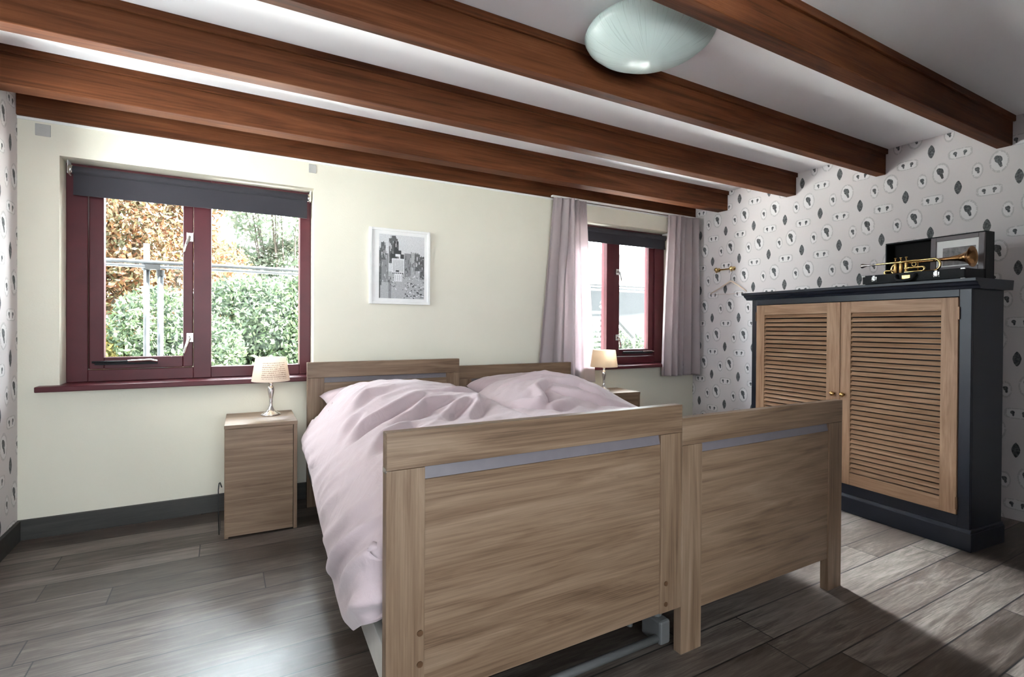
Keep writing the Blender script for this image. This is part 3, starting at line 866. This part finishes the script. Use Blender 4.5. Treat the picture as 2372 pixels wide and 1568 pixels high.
# ------------------------------------------------------------------ louvred cabinet
CA = math.atan2(.9960, .0890)
cab = thing('louvred_cabinet', 'navy cabinet with two louvred wooden doors against the wallpapered wall', 'cabinet', (3.076, 1.031, 0), CA)
CW, CD = 1.262, .292
bm = B()
box(bm, .014, .034, -CD, -.016, .10, 1.245); box(bm, CW-.034, CW-.012, -CD, -.016, .10, 1.245)
box(bm, .034, CW-.034, -CD, -CD+.008, .10, 1.245); box(bm, .034, CW-.034, -CD, -.02, 1.215, 1.245); box(bm, .034, CW-.034, -CD, -.02, .10, .125)
obj('carcass', bm, navy, cab, bevel=.002)
bm = B(); box(bm, .014, .062, -.017, 0, .10, 1.245); box(bm, CW-.052, CW-.012, -.017, 0, .10, 1.245); box(bm, .062, CW-.052, -.017, 0, 1.209, 1.245); box(bm, .062, CW-.052, -.017, 0, .10, .157)
obj('face_frame', bm, navy, cab, bevel=.002)
bm = B(); box(bm, 0, CW, -CD-.002, .012, 0, .088); 
prism(bm, [(-CD-.002, .0881), (.012, .0881), (.001, .103), (-CD+.003, .103)], 'x', 0.004, CW-.004)
obj('plinth', bm, navy, cab, bevel=.003)
bm = B()
prism(bm, [(-CD-.004, 1.245), (.002, 1.245), (.010, 1.256), (.022, 1.262), (.030, 1.274), (.044, 1.278), (.044, 1.293), (-CD-.012, 1.293)], 'x', -.020, CW+.036)
obj('cornice', bm, navy, cab, bevel=.0015)
def door(x0, x1, l, r, n, knob_x):
    z0, z1 = .160, 1.206
    zb, zt = .228, 1.142
    bm = B()
    box(bm, x0, l, -.012, .007, z0, z1); box(bm, r, x1, -.012, .007, z0, z1)
    d = obj('door', bm, teak_z, cab, bevel=.002)
    for za, zc in ((z0, zb), (zt, z1)):
        obj('door_rail', bx(l-.001, r+.001, -.011, .0062, za, zc), teak_x, d, bevel=.0015)
    bm = B(); pitch = (zt-zb)/n
    for k in range(n):
        z = zb+pitch*(k+.5)
        prism(bm, [(-.0105, z+.0085), (-.0085, z+.0125), (.0060, z-.0045), (.0040, z-.0085)], 'x', l+.0005, r-.0005)
    obj('louvre_panel', bm, teak_x, d)
    bm = B(); lathe(bm, [(.006, 0), (.006, .010), (.012, .016), (.014, .024), (.009, .031)], (knob_x, .0068, .672), 18, axis='y')
    obj('knob', bm, brass_dark, d, smooth=True)
    return d
d2 = door(.064, .632, .134, .572, 33, .606)
d1 = door(.640, 1.208, .714, 1.146, 33, .664)
obj('door_astragal', bx(.630, .648, .0072, .014, .160, 1.206), teak_z, d1, bevel=.003)
for z in (.215, 1.13):
    for xx in (.0625, 1.2095):
        obj('hinge', bx(xx-.004, xx+.004, .0005, .009, z-.03, z+.03), screw_m, cab)

# world transform from cabinet-local coordinates
cabM = Matrix.Translation((3.076, 1.031, 0)) @ Matrix.Rotation(CA, 4, 'Z')
def on_cab(name, label, cat, s, y, z, rz=0):
    p = cabM @ Vector((s, y, z))
    return thing(name, label, cat, p, CA+rz)
TOP = 1.2935
# ---- trumpet case (open)
case = on_cab('trumpet_case', 'open black instrument case on top of the navy cabinet', 'instrument case', .055, -.025, TOP)
LC, DC, HC = .475, .185, .056
bm = B(); th = .008
box(bm, 0, LC, -DC, 0, 0, th); box(bm, 0, LC, -th, 0, th, HC); box(bm, 0, LC, -DC, -DC+th, th, HC); box(bm, 0, th, -DC+th, -th, th, HC); box(bm, LC-th, LC, -DC+th, -th, th, HC)
obj('case_base', bm, black_case, case, bevel=.003)
obj('lining', bx(th+.001, LC-th-.001, -DC+th+.001, -th-.001, th, HC-.012), black_plush, case)
bm = B(); yb = -DC-.074
box(bm, -.002, LC-.012, yb-.010, yb-.002, .002, .250); box(bm, -.002, LC-.012, yb-.002, yb+.072, .242, .250); box(bm, -.002, LC-.012, yb-.002, yb+.072, .002, .010)
box(bm, -.002, .006, yb-.002, yb+.072, .010, .242); box(bm, LC-.020, LC-.012, yb-.002, yb+.072, .010, .242)
obj('case_lid', bm, black_case, case, bevel=.003)
obj('lid_lining', bx(.0065, LC-.0205, yb-.0015, yb+.0015, .0105, .2415), black_plush, case)
for xx in (.115, .41):
    bm = B(); box(bm, xx-.013, xx+.013, .0005, .0035, .020, .046); box(bm, xx-.006, xx+.006, .0035, .008, .026, .052); tube(bm, [(xx-.014, .005, .030), (xx-.005, .009, .022), (xx+.005, .009, .022), (xx+.014, .005, .030)], .0022, 6)
    obj('latch', bm, nickel_dark, case, bevel=.001)
for xx in (.006, LC-.006):
    obj('corner_guard', bx(xx-.010, xx+.010, -.006, .0025, HC-.008, HC+.001), nickel_dark, case, bevel=.002)
    obj('corner_guard', bx(xx-.010, xx+.010, -.004, .0025, .0, .008), nickel_dark, case, bevel=.002)
bm = B(); tube(bm, [(.205, .002, .044), (.208, .018, .030), (.22, .026, .016), (.25, .028, .012), (.28, .026, .016), (.292, .018, .030), (.295, .002, .044)], .008, 8)
obj('carry_handle', bm, black_case, case, smooth=True)
bm = B(); box(bm, .232, .272, .001, .004, .016, .042)
obj('brass_plate', bm, brass_dark, case, bevel=.001)

# ---- framed photo leaning in the lid
ph = on_cab('photo_frame', 'grey framed photograph leaning in the open instrument case lid', 'photo frame', .167, -.196, TOP+HC+.001)
ph.rotation_euler = (math.radians(2), 0, CA)
bm = B(); frame_rect(bm, -.115, .115, 0, .185, .024, .024, .026, .022, -.008, .006)
obj('frame', bm, frame_m, ph, bevel=.002)
obj('mat_board', bx(-.092, .092, -.006, -.001, .025, .164), paper_m, ph)
obj('photograph', bx(-.078, .062, -.0008, .0006, .033, .125), grey_photo, ph)

# ---- trumpet lying on the case, mouthpiece towards the window
tr = on_cab('trumpet', 'brass trumpet lying across the open instrument case', 'trumpet', 0, -.085, TOP+HC+.0)
ZL = .072                                      # height of the leadpipe above the case rim
def TR(name, pts, r, m=brass, seg=10): 
    bm = B(); tube(bm, pts, r, seg); return obj(name, bm, m, tr, smooth=True)
# mouthpiece
bm = B(); lathe(bm, [(.0045, 0), (.0050, .055), (.008, .068), (.0125, .080), (.0135, .086), (.0115, .088)], (.484, 0, ZL), 18, axis='x')
obj('mouthpiece', bm, chrome, tr, smooth=True)
lead = [(.49, 0, ZL), (.25, 0, ZL+.001)] + arc((.215, ZL-.030), .031, PI/2, 3*PI/2, 14, lambda a, b: (a, 0, b)) + [(.30, 0, ZL-.061), (.335, 0, ZL-.061)]
TR('tuning_slide', lead, .0058)
bellp = [(.0062, .40), (.0065, .30), (.0075, .22), (.0100, .16), (.0150, .125), (.022, .100), (.034, .080), (.050, .068), (.0515, .066), (.050, .0655)]
inner = [(.033, .079), (.020, .100), (.012, .130)]
bm = B(); lathe(bm, [(r, x) for r, x in bellp]+[(r, x) for r, x in inner], (-.005, -.022, ZL-.005), 36, cap=False, axis='x')
obj('bell', bm, brass_red, tr, smooth=True)
TR('bell_bow', arc((.395, ZL-.034), .029, PI/2, -PI/2, 14, lambda a, b: (a+.0, -.022*(1-abs(0)), b))+[(.33, -.022, ZL-.063)], .0064)
for k in range(3):
    xx = .345+k*.0265
    bm = B(); lathe(bm, [(.0088, 0), (.0095, .004), (.0085, .006), (.0085, .062), (.0095, .064), (.0088, .070), (.0035, .072), (.0035, .086), (.0075, .087), (.0075, .090)], (xx, -.010, ZL-.064), 18)
    obj('valve', bm, brass_dark, tr, smooth=True)
TR('third_valve_slide', [(.345, .004, ZL-.035)]+[(.28, .006, ZL-.035)]+arc((.262, ZL-.046), .011, PI/2, 3*PI/2, 8, lambda a, b: (a, .006, b))+[(.345, .004, ZL-.057)], .0050)
TR('first_valve_slide', [(.402, -.012, ZL-.040), (.44, -.013, ZL-.040)]+arc((.445, ZL-.050), .010, PI/2, -PI/2, 8, lambda a, b: (a, -.013, b))+[(.402, -.012, ZL-.060)], .0048)
for pts in ([(.285, 0, ZL-.006), (.285, -.002, ZL-.055)], [(.42, -.004, ZL), (.43, -.02, ZL-.008)], [(.225, -.002, ZL-.0), (.215, -.02, ZL-.008)]):
    bm = B(); tube(bm, pts, .003, 6); obj('brace', bm, brass_dark, tr, smooth=True)
bm = B(); tube(bm, arc((.30, ZL-.018), .010, 0, 2*PI, 16, lambda a, b: (a, .006, b)), .002, 6)
obj('finger_ring', bm, brass, tr, smooth=True)
# rest block: the trumpet's lower bow touches the case rim
tr.location.z = TOP+HC-(ZL-.061)+.0062+.0005-.004

# ---- hook rail and clothes hanger on the patterned wall
hk = thing('coat_hook', 'brass double coat hook on the silhouette wallpaper', 'coat hook', (XR, 2.98, 1.564))
bm = B(); box(bm, -.006, 0, -.085, .085, -.006, .006)
obj('back_bar', bm, brass_dark, hk, bevel=.002)
for yy in (-.074, .078):
    bm = B(); lathe(bm, [(.018, 0), (.017, -.004), (.007, -.008), (.006, -.022), (.014, -.028), (.019, -.036), (.015, -.046), (.004, -.050)], (0, yy, 0), 20, axis='x')
    tube(bm, [(-.012, yy, -.004), (-.022, yy, -.022), (-.036, yy, -.026), (-.044, yy, -.014)], .004, 8)
    obj('hook', bm, brass, hk, smooth=True)
hg = thing('clothes_hanger', 'thin wire and wood clothes hanger under the brass hook', 'hanger', (XR-.040, 2.906, 1.537))
ap = -.082
bm = B(); tube(bm, [(0, .016, -.012), (0, .014, .004), (0, 0, .012), (0, -.014, .004), (0, -.012, -.014), (0, -.001, -.032), (0, 0, ap)], .0018, 8)
obj('hanger_hook', bm, dark_metal, hg, smooth=True)
bm = B(); tube(bm, [(0, .205, -.180), (.001, .10, -.132), (0, .012, ap-.005), (0, 0, ap), (0, -.012, ap-.005), (.001, -.08, -.128), (0, -.150, -.176)], [.005, .006, .007, .007, .007, .006, .005], 8)
obj('shoulder_bar', bm, plain('pale_hanger_wood', (.62, .48, .38), .4), hg, smooth=True)
bm = B(); tube(bm, [(0, .205, -.180), (0, .21, -.188), (0, .02, -.193), (0, -.155, -.186), (0, -.150, -.176)], .0022, 8)
obj('trouser_bar', bm, plain('pink_hanger_bar', (.55, .42, .38), .4), hg, smooth=True)

# ------------------------------------------------------------------ ceiling lamp
cl = thing('ceiling_lamp', 'pale frosted glass bowl lamp hanging between two dark beams', 'ceiling lamp', (1.43, 1.475, ZC))
pz = [(0.0, -.160), (.05, -.158), (.10, -.150), (.155, -.132), (.205, -.106), (.236, -.080), (.246, -.062), (.240, -.048), (.215, -.036), (.165, -.027), (.120, -.023)]
bm = B(); prof = [(max(.001, r), z) for r, z in pz]+[(max(.001, r-.005), z+.004) for r, z in pz[::-1]]
lathe(bm, prof, seg=64, cap=False)
obj('glass_bowl', bm, bowl_m, cl, smooth=True)
bm = B(); lathe(bm, [(.050, -.001), (.055, -.008), (.052, -.020), (.02, -.03), (.012, -.045), (.012, -.06)], seg=32)
obj('ceiling_rose', bm, white_paint, cl, smooth=True)
bm = B(); lathe(bm, [(.012, -.055), (.018, -.058), (.018, -.092), (.014, -.094), (.026, -.110), (.030, -.124), (.022, -.138), (.004, -.146)], seg=24)
obj('bulb_holder', bm, grey_plastic, cl, smooth=True)
for k in range(3):
    bm = B(); a = 2*PI*k/3+2.35
    tube(bm, [(.05*math.cos(a), .05*math.sin(a), -.010), (.126*math.cos(a), .126*math.sin(a), -.020), (.130*math.cos(a), .130*math.sin(a), -.034)], .004, 8)
    obj('bowl_clip', bm, dark_metal, cl, smooth=True)

# ------------------------------------------------------------------ outside
def leaf_mat(name, cols):
    m, nt, p = new_mat(name)
    p.inputs['Roughness'].default_value = .6
    g = nt.nodes.new('ShaderNodeNewGeometry')
    n = nt.nodes.new('ShaderNodeTexWhiteNoise'); n.noise_dimensions = '1D'
    nt.links.new(g.outputs['Random Per Island'], n.inputs['W'])
    r = nt.nodes.new('ShaderNodeValToRGB'); r.color_ramp.interpolation = 'CONSTANT'
    el = r.color_ramp.elements
    while len(el) < len(cols): el.new(.5)
    for i, (e, c) in enumerate(zip(el, cols)): e.position = i/len(cols); e.color = (*c, 1)
    nt.links.new(n.outputs[0], r.inputs[0]); nt.links.new(r.outputs[0], p.inputs['Base Color'])
    t = nt.nodes.new('ShaderNodeBsdfTranslucent'); nt.links.new(r.outputs[0], t.inputs['Color'])
    mx = nt.nodes.new('ShaderNodeMixShader'); mx.inputs[0].default_value = .5
    nt.links.new(p.outputs[0], mx.inputs[1]); nt.links.new(t.outputs[0], mx.inputs[2]); nt.links.new(mx.outputs[0], nt.nodes['Material Output'].inputs[0])
    return m
LS = .42
def sc(*cs): return [tuple(LS*k for k in c) for c in cs]
green_l = leaf_mat('green_leaves', sc((.13, .20, .09), (.18, .26, .12), (.24, .32, .17), (.08, .12, .07), (.32, .38, .25), (.05, .08, .045)))
pale_l = leaf_mat('pale_green_leaves', sc((.40, .46, .34), (.48, .50, .38), (.32, .40, .26), (.50, .48, .36), (.26, .34, .22)))
orange_l = leaf_mat('autumn_leaves', sc((.46, .22, .09), (.40, .26, .15), (.52, .31, .18), (.34, .26, .14), (.42, .17, .08), (.26, .25, .13)))
yellow_l = leaf_mat('yellow_leaves', sc((.50, .38, .08), (.42, .36, .10), (.26, .32, .10), (.5, .44, .16)))
dark_l = leaf_mat('dark_hedge_leaves', sc((.06, .09, .05), (.10, .14, .08), (.16, .18, .12), (.22, .22, .16), (.03, .045, .03)))
bark = plain('bark', (.09, .07, .055), .9, var=.3, vs=12, bump=.5, bs=40)

def leaves(centers, radii, n, size, seed, flat=1.0):
    r = np.random.default_rng(seed)
    k = r.integers(0, len(centers), n)
    d = r.normal(size=(n, 3)); d /= np.linalg.norm(d, axis=1, keepdims=True)
    rad = r.uniform(.35, 1.0, (n, 1))**.5
    C = np.array(centers)[k]; Rr = np.array(radii)[k]
    P = C+d*rad*Rr
    a = r.normal(size=(n, 3)); a /= np.linalg.norm(a, axis=1, keepdims=True)
    b = np.cross(a, r.normal(size=(n, 3))); b /= np.linalg.norm(b, axis=1, keepdims=True)
    s = size*r.uniform(.6, 1.3, (n, 1))
    V = np.stack([P-a*s, P-b*s*.42, P+a*s, P+b*s*.42], 1).reshape(-1, 3)
    F = np.arange(4*n).reshape(n, 4)
    return V, F

def plant(name, label, cat, loc, centers, radii, n, size, mat, seed, trunk=None, group=None):
    size *= .62; n = int(n*1.7); PK = 1.45                                   # the planting stands a few metres back from the yard
    loc = (loc[0]*PK, loc[1]*PK, loc[2]); size *= PK
    centers = [(a*PK, b*PK, max(.25, c*PK-.56)) for a, b, c in centers]; radii = [tuple(q*PK for q in r_) for r_ in radii]
    t = thing(name, label, cat, loc, 0, group)
    V, F = leaves(centers, radii, n, size, seed)
    V[:, 2] = np.maximum(V[:, 2], .02)
    obj('foliage', (V, F), mat, t)
    bm = B()
    r = random.Random(seed)
    for c, rd in zip(centers, radii):
        c = Vector(c)
        b0 = Vector((c.x*.15, c.y*.15, 0))
        mid = (b0+c)/2 + Vector((r.uniform(-.2, .2), r.uniform(-.2, .2), .1))*rd[2]
        w = trunk or .03
        tube(bm, [b0, b0*.8+mid*.2, mid, c, c+Vector((0, 0, rd[2]*.5))], [w, w*.85, w*.6, w*.35, w*.15], 7)
    obj('trunk' if trunk and trunk > .05 else 'stems', bm, bark, t, smooth=True)
    return t
GZ = -.25
gm = plain('bounce_ground_pale', (.78, .77, .74), .95, var=.10, vs=3)  # unseen ground, made pale to bounce daylight up through the windows
struct(obj('ground', bx(-30, 40, 3.62, 8.4, GZ-.3, GZ), gm))
struct(obj('ground', bx(-30, XL-.22, -12, 3.615, GZ-.3, GZ), gm))
struct(obj('lawn', bx(-30, 40, 8.4, 60, GZ-.3, GZ-.004), plain('garden_grass', (.06, .08, .035), .95, var=.4, vs=3)))
plant('autumn_tree', 'orange and brown autumn tree beyond the scaffold poles', 'tree', (-2.2, 10.5, GZ),
      [(-.6, 0, 2.6), (.9, .4, 2.9), (.2, -.5, 3.6), (-1.2, .3, 3.8), (1.5, .3, 2.0), (-.2, .6, 1.6), (.5, .3, 5.0), (-1.7, .4, 1.9), (-.6, .3, 6.2), (1.4, .4, 4.2), (.9, .4, 6.6), (-1.6, .3, 5.6), (.2, .2, 7.8), (-1.0, .4, 7.4), (1.4, .4, 7.9), (0, .3, 9.0)], [(1.3, 1.1, 1.15)]*16, 76000, .085, orange_l, 11, .16)  # top crown clusters added out of view to hold back bright sky
plant('green_bush', 'dense green bush filling the lower right pane of the wide window', 'bush', (.55, 7.2, GZ),
      [(0, 0, .8), (.8, .1, .9), (-.7, .2, .7), (.3, .3, 1.35), (1.4, .2, 1.0), (-.25, 0, 1.3), (.9, .3, 1.5)], [(.75, .6, .62)]*7, 42000, .06, green_l, 12, .03)
plant('pale_tree', 'pale misty green tree above the bush in the wide window', 'tree', (1.3, 12.5, GZ),
      [(-1.2, .3, 2.5), (1.3, .2, 2.1), (.2, .4, 2.6), (-.2, .4, 3.9), (.3, .2, 5.5), (-.6, .2, 6.6), (1.0, .3, 6.6), (-1.4, .2, 5.6), (0, .2, 8), (-1, .3, 7.6), (.5, .2, 7.0), (.9, .4, 7.6), (.2, .4, 6.2), (-.3, 0, 5.8), (-1.0, .4, 6.4), (1.4, .2, 5.9), (.3, -.2, 6.6), (-.5, .6, 7.2), (.7, .5, 5.9), (-1.6, .3, 6.9)], [(.9, .6, .6), (.9, .6, .5), (1.0, .6, .7)]+[(1.2, .9, 1.0)]*17, 56000, .10, pale_l, 13, .035)  # upper crown thickened out of view to block the hazy glare
plant('yellow_shrub', 'yellow shrub low behind the scaffold uprights', 'shrub', (-1.30, 6.2, GZ),
      [(0, 0, .55), (.35, .1, .75), (-.3, .1, .6), (.15, .1, 1.0)], [(.42, .35, .38)]*4, 7000, .05, yellow_l, 14, .015)
plant('green_shrub', 'bright green shrub to the right of the scaffold uprights', 'shrub', (-.45, 6.0, GZ),
      [(0, 0, .7), (.25, .1, 1.0), (-.1, .1, 1.25), (.3, .1, .5)], [(.42, .35, .42)]*4, 10000, .05, green_l, 15, .015)
plant('low_bush', 'low pale bush at the garden end left of the uprights', 'bush', (-2.0, 8.2, GZ),
      [(0, 0, .5), (-.7, .1, .6), (.6, .1, .55), (.2, .1, .9)], [(.6, .4, .45)]*4, 9000, .05, pale_l, 16, .02)

# galvanised pipe structure just outside
sf = thing('scaffold_frame', 'galvanised tube scaffold with two rails crossing outside the windows', 'scaffold', (0, 4.10, GZ))
for nm, z in (('rail', 1.461), ('rail', 1.434)):
    bm = B(); tube(bm, [(-6, 0, z-GZ), (7.0, 0, z-GZ)], .0125 if z > 1.45 else .0115, 12); obj(nm, bm, scaf_m, sf, smooth=True)
for xx, zt in ((-.438, 1.585), (-.362, 1.400), (2.05, 1.6), (4.9, 1.6)):
    bm = B(); tube(bm, [(xx, .034, 0), (xx, .034, zt-GZ)], .0175, 12); obj('upright', bm, scaf_m, sf, smooth=True)
bm = B(); lathe(bm, [(.024, -.03), (.028, -.02), (.028, .02), (.024, .03)], (-.438, .034, 1.44-GZ), 16); box(bm, -.44, -.36, -.012, .03, 1.415-GZ, 1.447-GZ); lathe(bm, [(.022, -.02), (.024, .02)], (-.362, .034, 1.395-GZ), 16)
obj('clamp', bm, black_case, sf, smooth=False)

# neighbouring house seen through the curtained window
hs = thing('neighbour_house', 'pale neighbouring house with white roof edge outside the curtained window', 'house', (6.6, 10.8, GZ))
side_m = plain('pale_siding', (.0125, .013, .0145), .7, var=.05)
roof_m = plain('pale_roof', (.013, .0155, .017), .7, var=.08)
obj('wall', bx(0, 5.5, 0, 4, 0, 2.45), side_m, hs)
bm = B()
for k in range(14): box(bm, -.01, 1.75, -.03, 0, .35+k*.15, .35+k*.15+.11)
obj('siding', bm, side_m, hs)
bm = B(); vs = [bm.verts.new(p) for p in ((-.2, -.25, 2.42), (5.7, -.25, 2.90), (5.7, 2.2, 3.75), (-.2, 2.2, 3.5), (-.2, -.25, 2.36), (5.7, -.25, 2.84), (5.7, 2.2, 3.69), (-.2, 2.2, 3.44))]
for q in ((0,1,2,3),(7,6,5,4),(0,4,5,1),(1,5,6,2),(2,6,7,3),(3,7,4,0)): bm.faces.new([vs[i] for i in q])
obj('roof', bm, roof_m, hs)
bm = B(); vs = [bm.verts.new(p) for p in ((-.2, -.28, 2.34), (5.7, -.28, 2.82), (5.7, -.28, 2.96), (-.2, -.28, 2.48), (-.2, -.25, 2.34), (5.7, -.25, 2.82), (5.7, -.25, 2.96), (-.2, -.25, 2.48))]
for q in ((0,1,2,3),(7,6,5,4),(0,4,5,1),(1,5,6,2),(2,6,7,3),(3,7,4,0)): bm.faces.new([vs[i] for i in q])
obj('fascia', bm, white_paint, hs)
bm = B(); tube(bm, [(.95, -.3, 3.1), (1.55, -.3, 2.55)], .03, 6); obj('gutter_pipe', bm, dark_metal, hs)
shed = thing('garden_shed', 'dark slatted lean-to shed in front of the pale house', 'shed', (5.6, 7.5, GZ))
slat_m = plain('weathered_slats', (.008, .009, .009), .85, var=.4, vs=9)
bm = B()
for k in range(9): box(bm, -.25, .62, 0, .03, .75+k*.10, .75+k*.10+.06)
obj('slat_wall', bm, slat_m, shed)
bm = B(); tube(bm, [(.55, .02, 1.78), (1.35, .02, 1.12)], .045, 6); obj('sloping_rafter', bm, slat_m, shed)
bm = B(); tube(bm, [(.52, .02, 1.70), (1.32, .02, 1.04)], .02, 6); obj('rafter_edge', bm, white_paint, shed)
bm = B(); tube(bm, [(1.36, .02, 0), (1.36, .02, 1.5)], .022, 6); obj('post', bm, white_paint, shed)
for xx in (-.2, .58):
    bm = B(); tube(bm, [(xx, .05, 0), (xx, .05, 1.6)], .025, 6); obj('corner_post', bm, slat_m, shed)
plant('dark_bush', 'dark leafy bush beneath the sloping rafter outside the curtained window', 'bush', (5.25, 6.0, GZ),
      [(0, 0, .95), (.4, .1, .8), (-.45, .1, .9), (.7, 0, .6)], [(.45, .3, .35)]*4, 3600, .04, dark_l, 17, .015)
plant('pale_hedge', 'pale low hedge at the bottom of the curtained window', 'hedge', (4.6, 5.4, GZ),
      [(-.6, 0, .5), (0, 0, .55), (.6, 0, .5), (1.2, 0, .5), (-1.2, 0, .5)], [(.5, .35, .45)]*5, 5200, .045, pale_l, 18, .015)

# ------------------------------------------------------------------ light
SKY_FAR, SKY_NEAR = 21.0, 18.0                 # the cloud cover is brightest over the garden side
w = bpy.data.worlds.new('overcast_sky'); SC.world = w; w.use_nodes = True
wn = w.node_tree
bg = wn.nodes['Background']
tcw = wn.nodes.new('ShaderNodeTexCoord'); spw = wn.nodes.new('ShaderNodeSeparateXYZ'); wn.links.new(tcw.outputs['Generated'], spw.inputs[0])
gy = X(wn, spw.outputs[1]).step(-.15, .45)
st = gy*(SKY_FAR-SKY_NEAR) + SKY_NEAR
# a bright hazy break in the cloud ahead of the windows
_ba, _be = math.radians(8), math.radians(28)
_bd = (math.sin(_ba)*math.cos(_be), math.cos(_ba)*math.cos(_be), math.sin(_be))
dt = X(wn, spw.outputs[0])*_bd[0] + X(wn, spw.outputs[1])*_bd[1] + X(wn, spw.outputs[2])*_bd[2]
st = st + dt.step(math.cos(math.radians(13)), math.cos(math.radians(7)))*600.0
wn.links.new(st.v, bg.inputs['Strength'])
bg.inputs['Color'].default_value = (.85, .925, 1.0, 1)
sl = bpy.data.lights.new('sun', 'SUN'); sl.energy = 102; sl.angle = math.radians(1.0); sl.color = (1.0, .985, .96)
so = bpy.data.objects.new('sun', sl); link(so)
_az, _el = math.radians(16), math.radians(46)    # from the right, a little from behind the house
_d = Vector((-math.cos(_el)*math.cos(_az), math.cos(_el)*math.sin(_az), -math.sin(_el)))
so.rotation_euler = _d.to_track_quat('-Z', 'Y').to_euler()
def portal(x0, x1, z0, z1, y, face):
    l = bpy.data.lights.new('daylight_portal', 'AREA'); l.shape = 'RECTANGLE'; l.size = x1-x0; l.size_y = z1-z0; l.energy = 1
    l.cycles.is_portal = True
    o = bpy.data.objects.new('daylight_portal', l); link(o)
    o.location = ((x0+x1)/2, y, (z0+z1)/2)
    o.rotation_euler = (math.radians(-90 if face < 0 else 90), 0, 0)
portal(*W1[:2], *W1[2:], 3.59, -1)
portal(*W2[:2], *W2[2:], 3.59, -1)
portal(*W3[:2], *W3[2:], YN-.19, 1)
_p = bpy.data.objects['daylight_portal'].copy(); _p.data = _p.data.copy(); link(_p)
_p.data.size = W4[1]-W4[0]; _p.data.size_y = W4[3]-W4[2]; _p.location = (XL-.19, (W4[0]+W4[1])/2, (W4[2]+W4[3])/2); _p.rotation_euler = (math.radians(90), 0, math.radians(-90))

# ------------------------------------------------------------------ camera
f_px, cy = 1188.9145, 765.4269
yaw, pit, rol = .513278673, .006723, .005999
c, s = math.cos, math.sin
Rz = Matrix(((c(yaw), -s(yaw), 0), (s(yaw), c(yaw), 0), (0, 0, 1)))
Pm = Matrix(((1, 0, 0), (0, 0, -1), (0, 1, 0)))
Rx = Matrix(((1, 0, 0), (0, c(pit), -s(pit)), (0, s(pit), c(pit))))
Ro = Matrix(((c(rol), -s(rol), 0), (s(rol), c(rol), 0), (0, 0, 1)))
Mc = Ro @ Rx @ Pm @ Rz
cam = bpy.data.cameras.new('camera'); co = bpy.data.objects.new('camera', cam); link(co)
Rw = Matrix((Mc[0], -Vector(Mc[1]), -Vector(Mc[2]))).transposed()
co.matrix_world = Matrix.Translation((0, 0, 1.05)) @ Rw.to_4x4()
cam.sensor_fit = 'HORIZONTAL'; cam.sensor_width = 36; cam.lens = f_px*36/2372
cam.shift_y = -(784-cy)/2372
cam.clip_start = .01
SC.camera = co

SC.view_settings.view_transform = 'Standard'; SC.view_settings.look = 'None'
SC.view_settings.gamma = 1.0; SC.view_settings.use_curve_mapping = False
SC.view_settings.exposure = 0.2
cy_ = SC.cycles
cy_.use_denoising = True
cy_.max_bounces = 14; cy_.diffuse_bounces = 8; cy_.glossy_bounces = 4; cy_.transmission_bounces = 8; cy_.transparent_max_bounces = 12
cy_.sample_clamp_indirect = 0.0
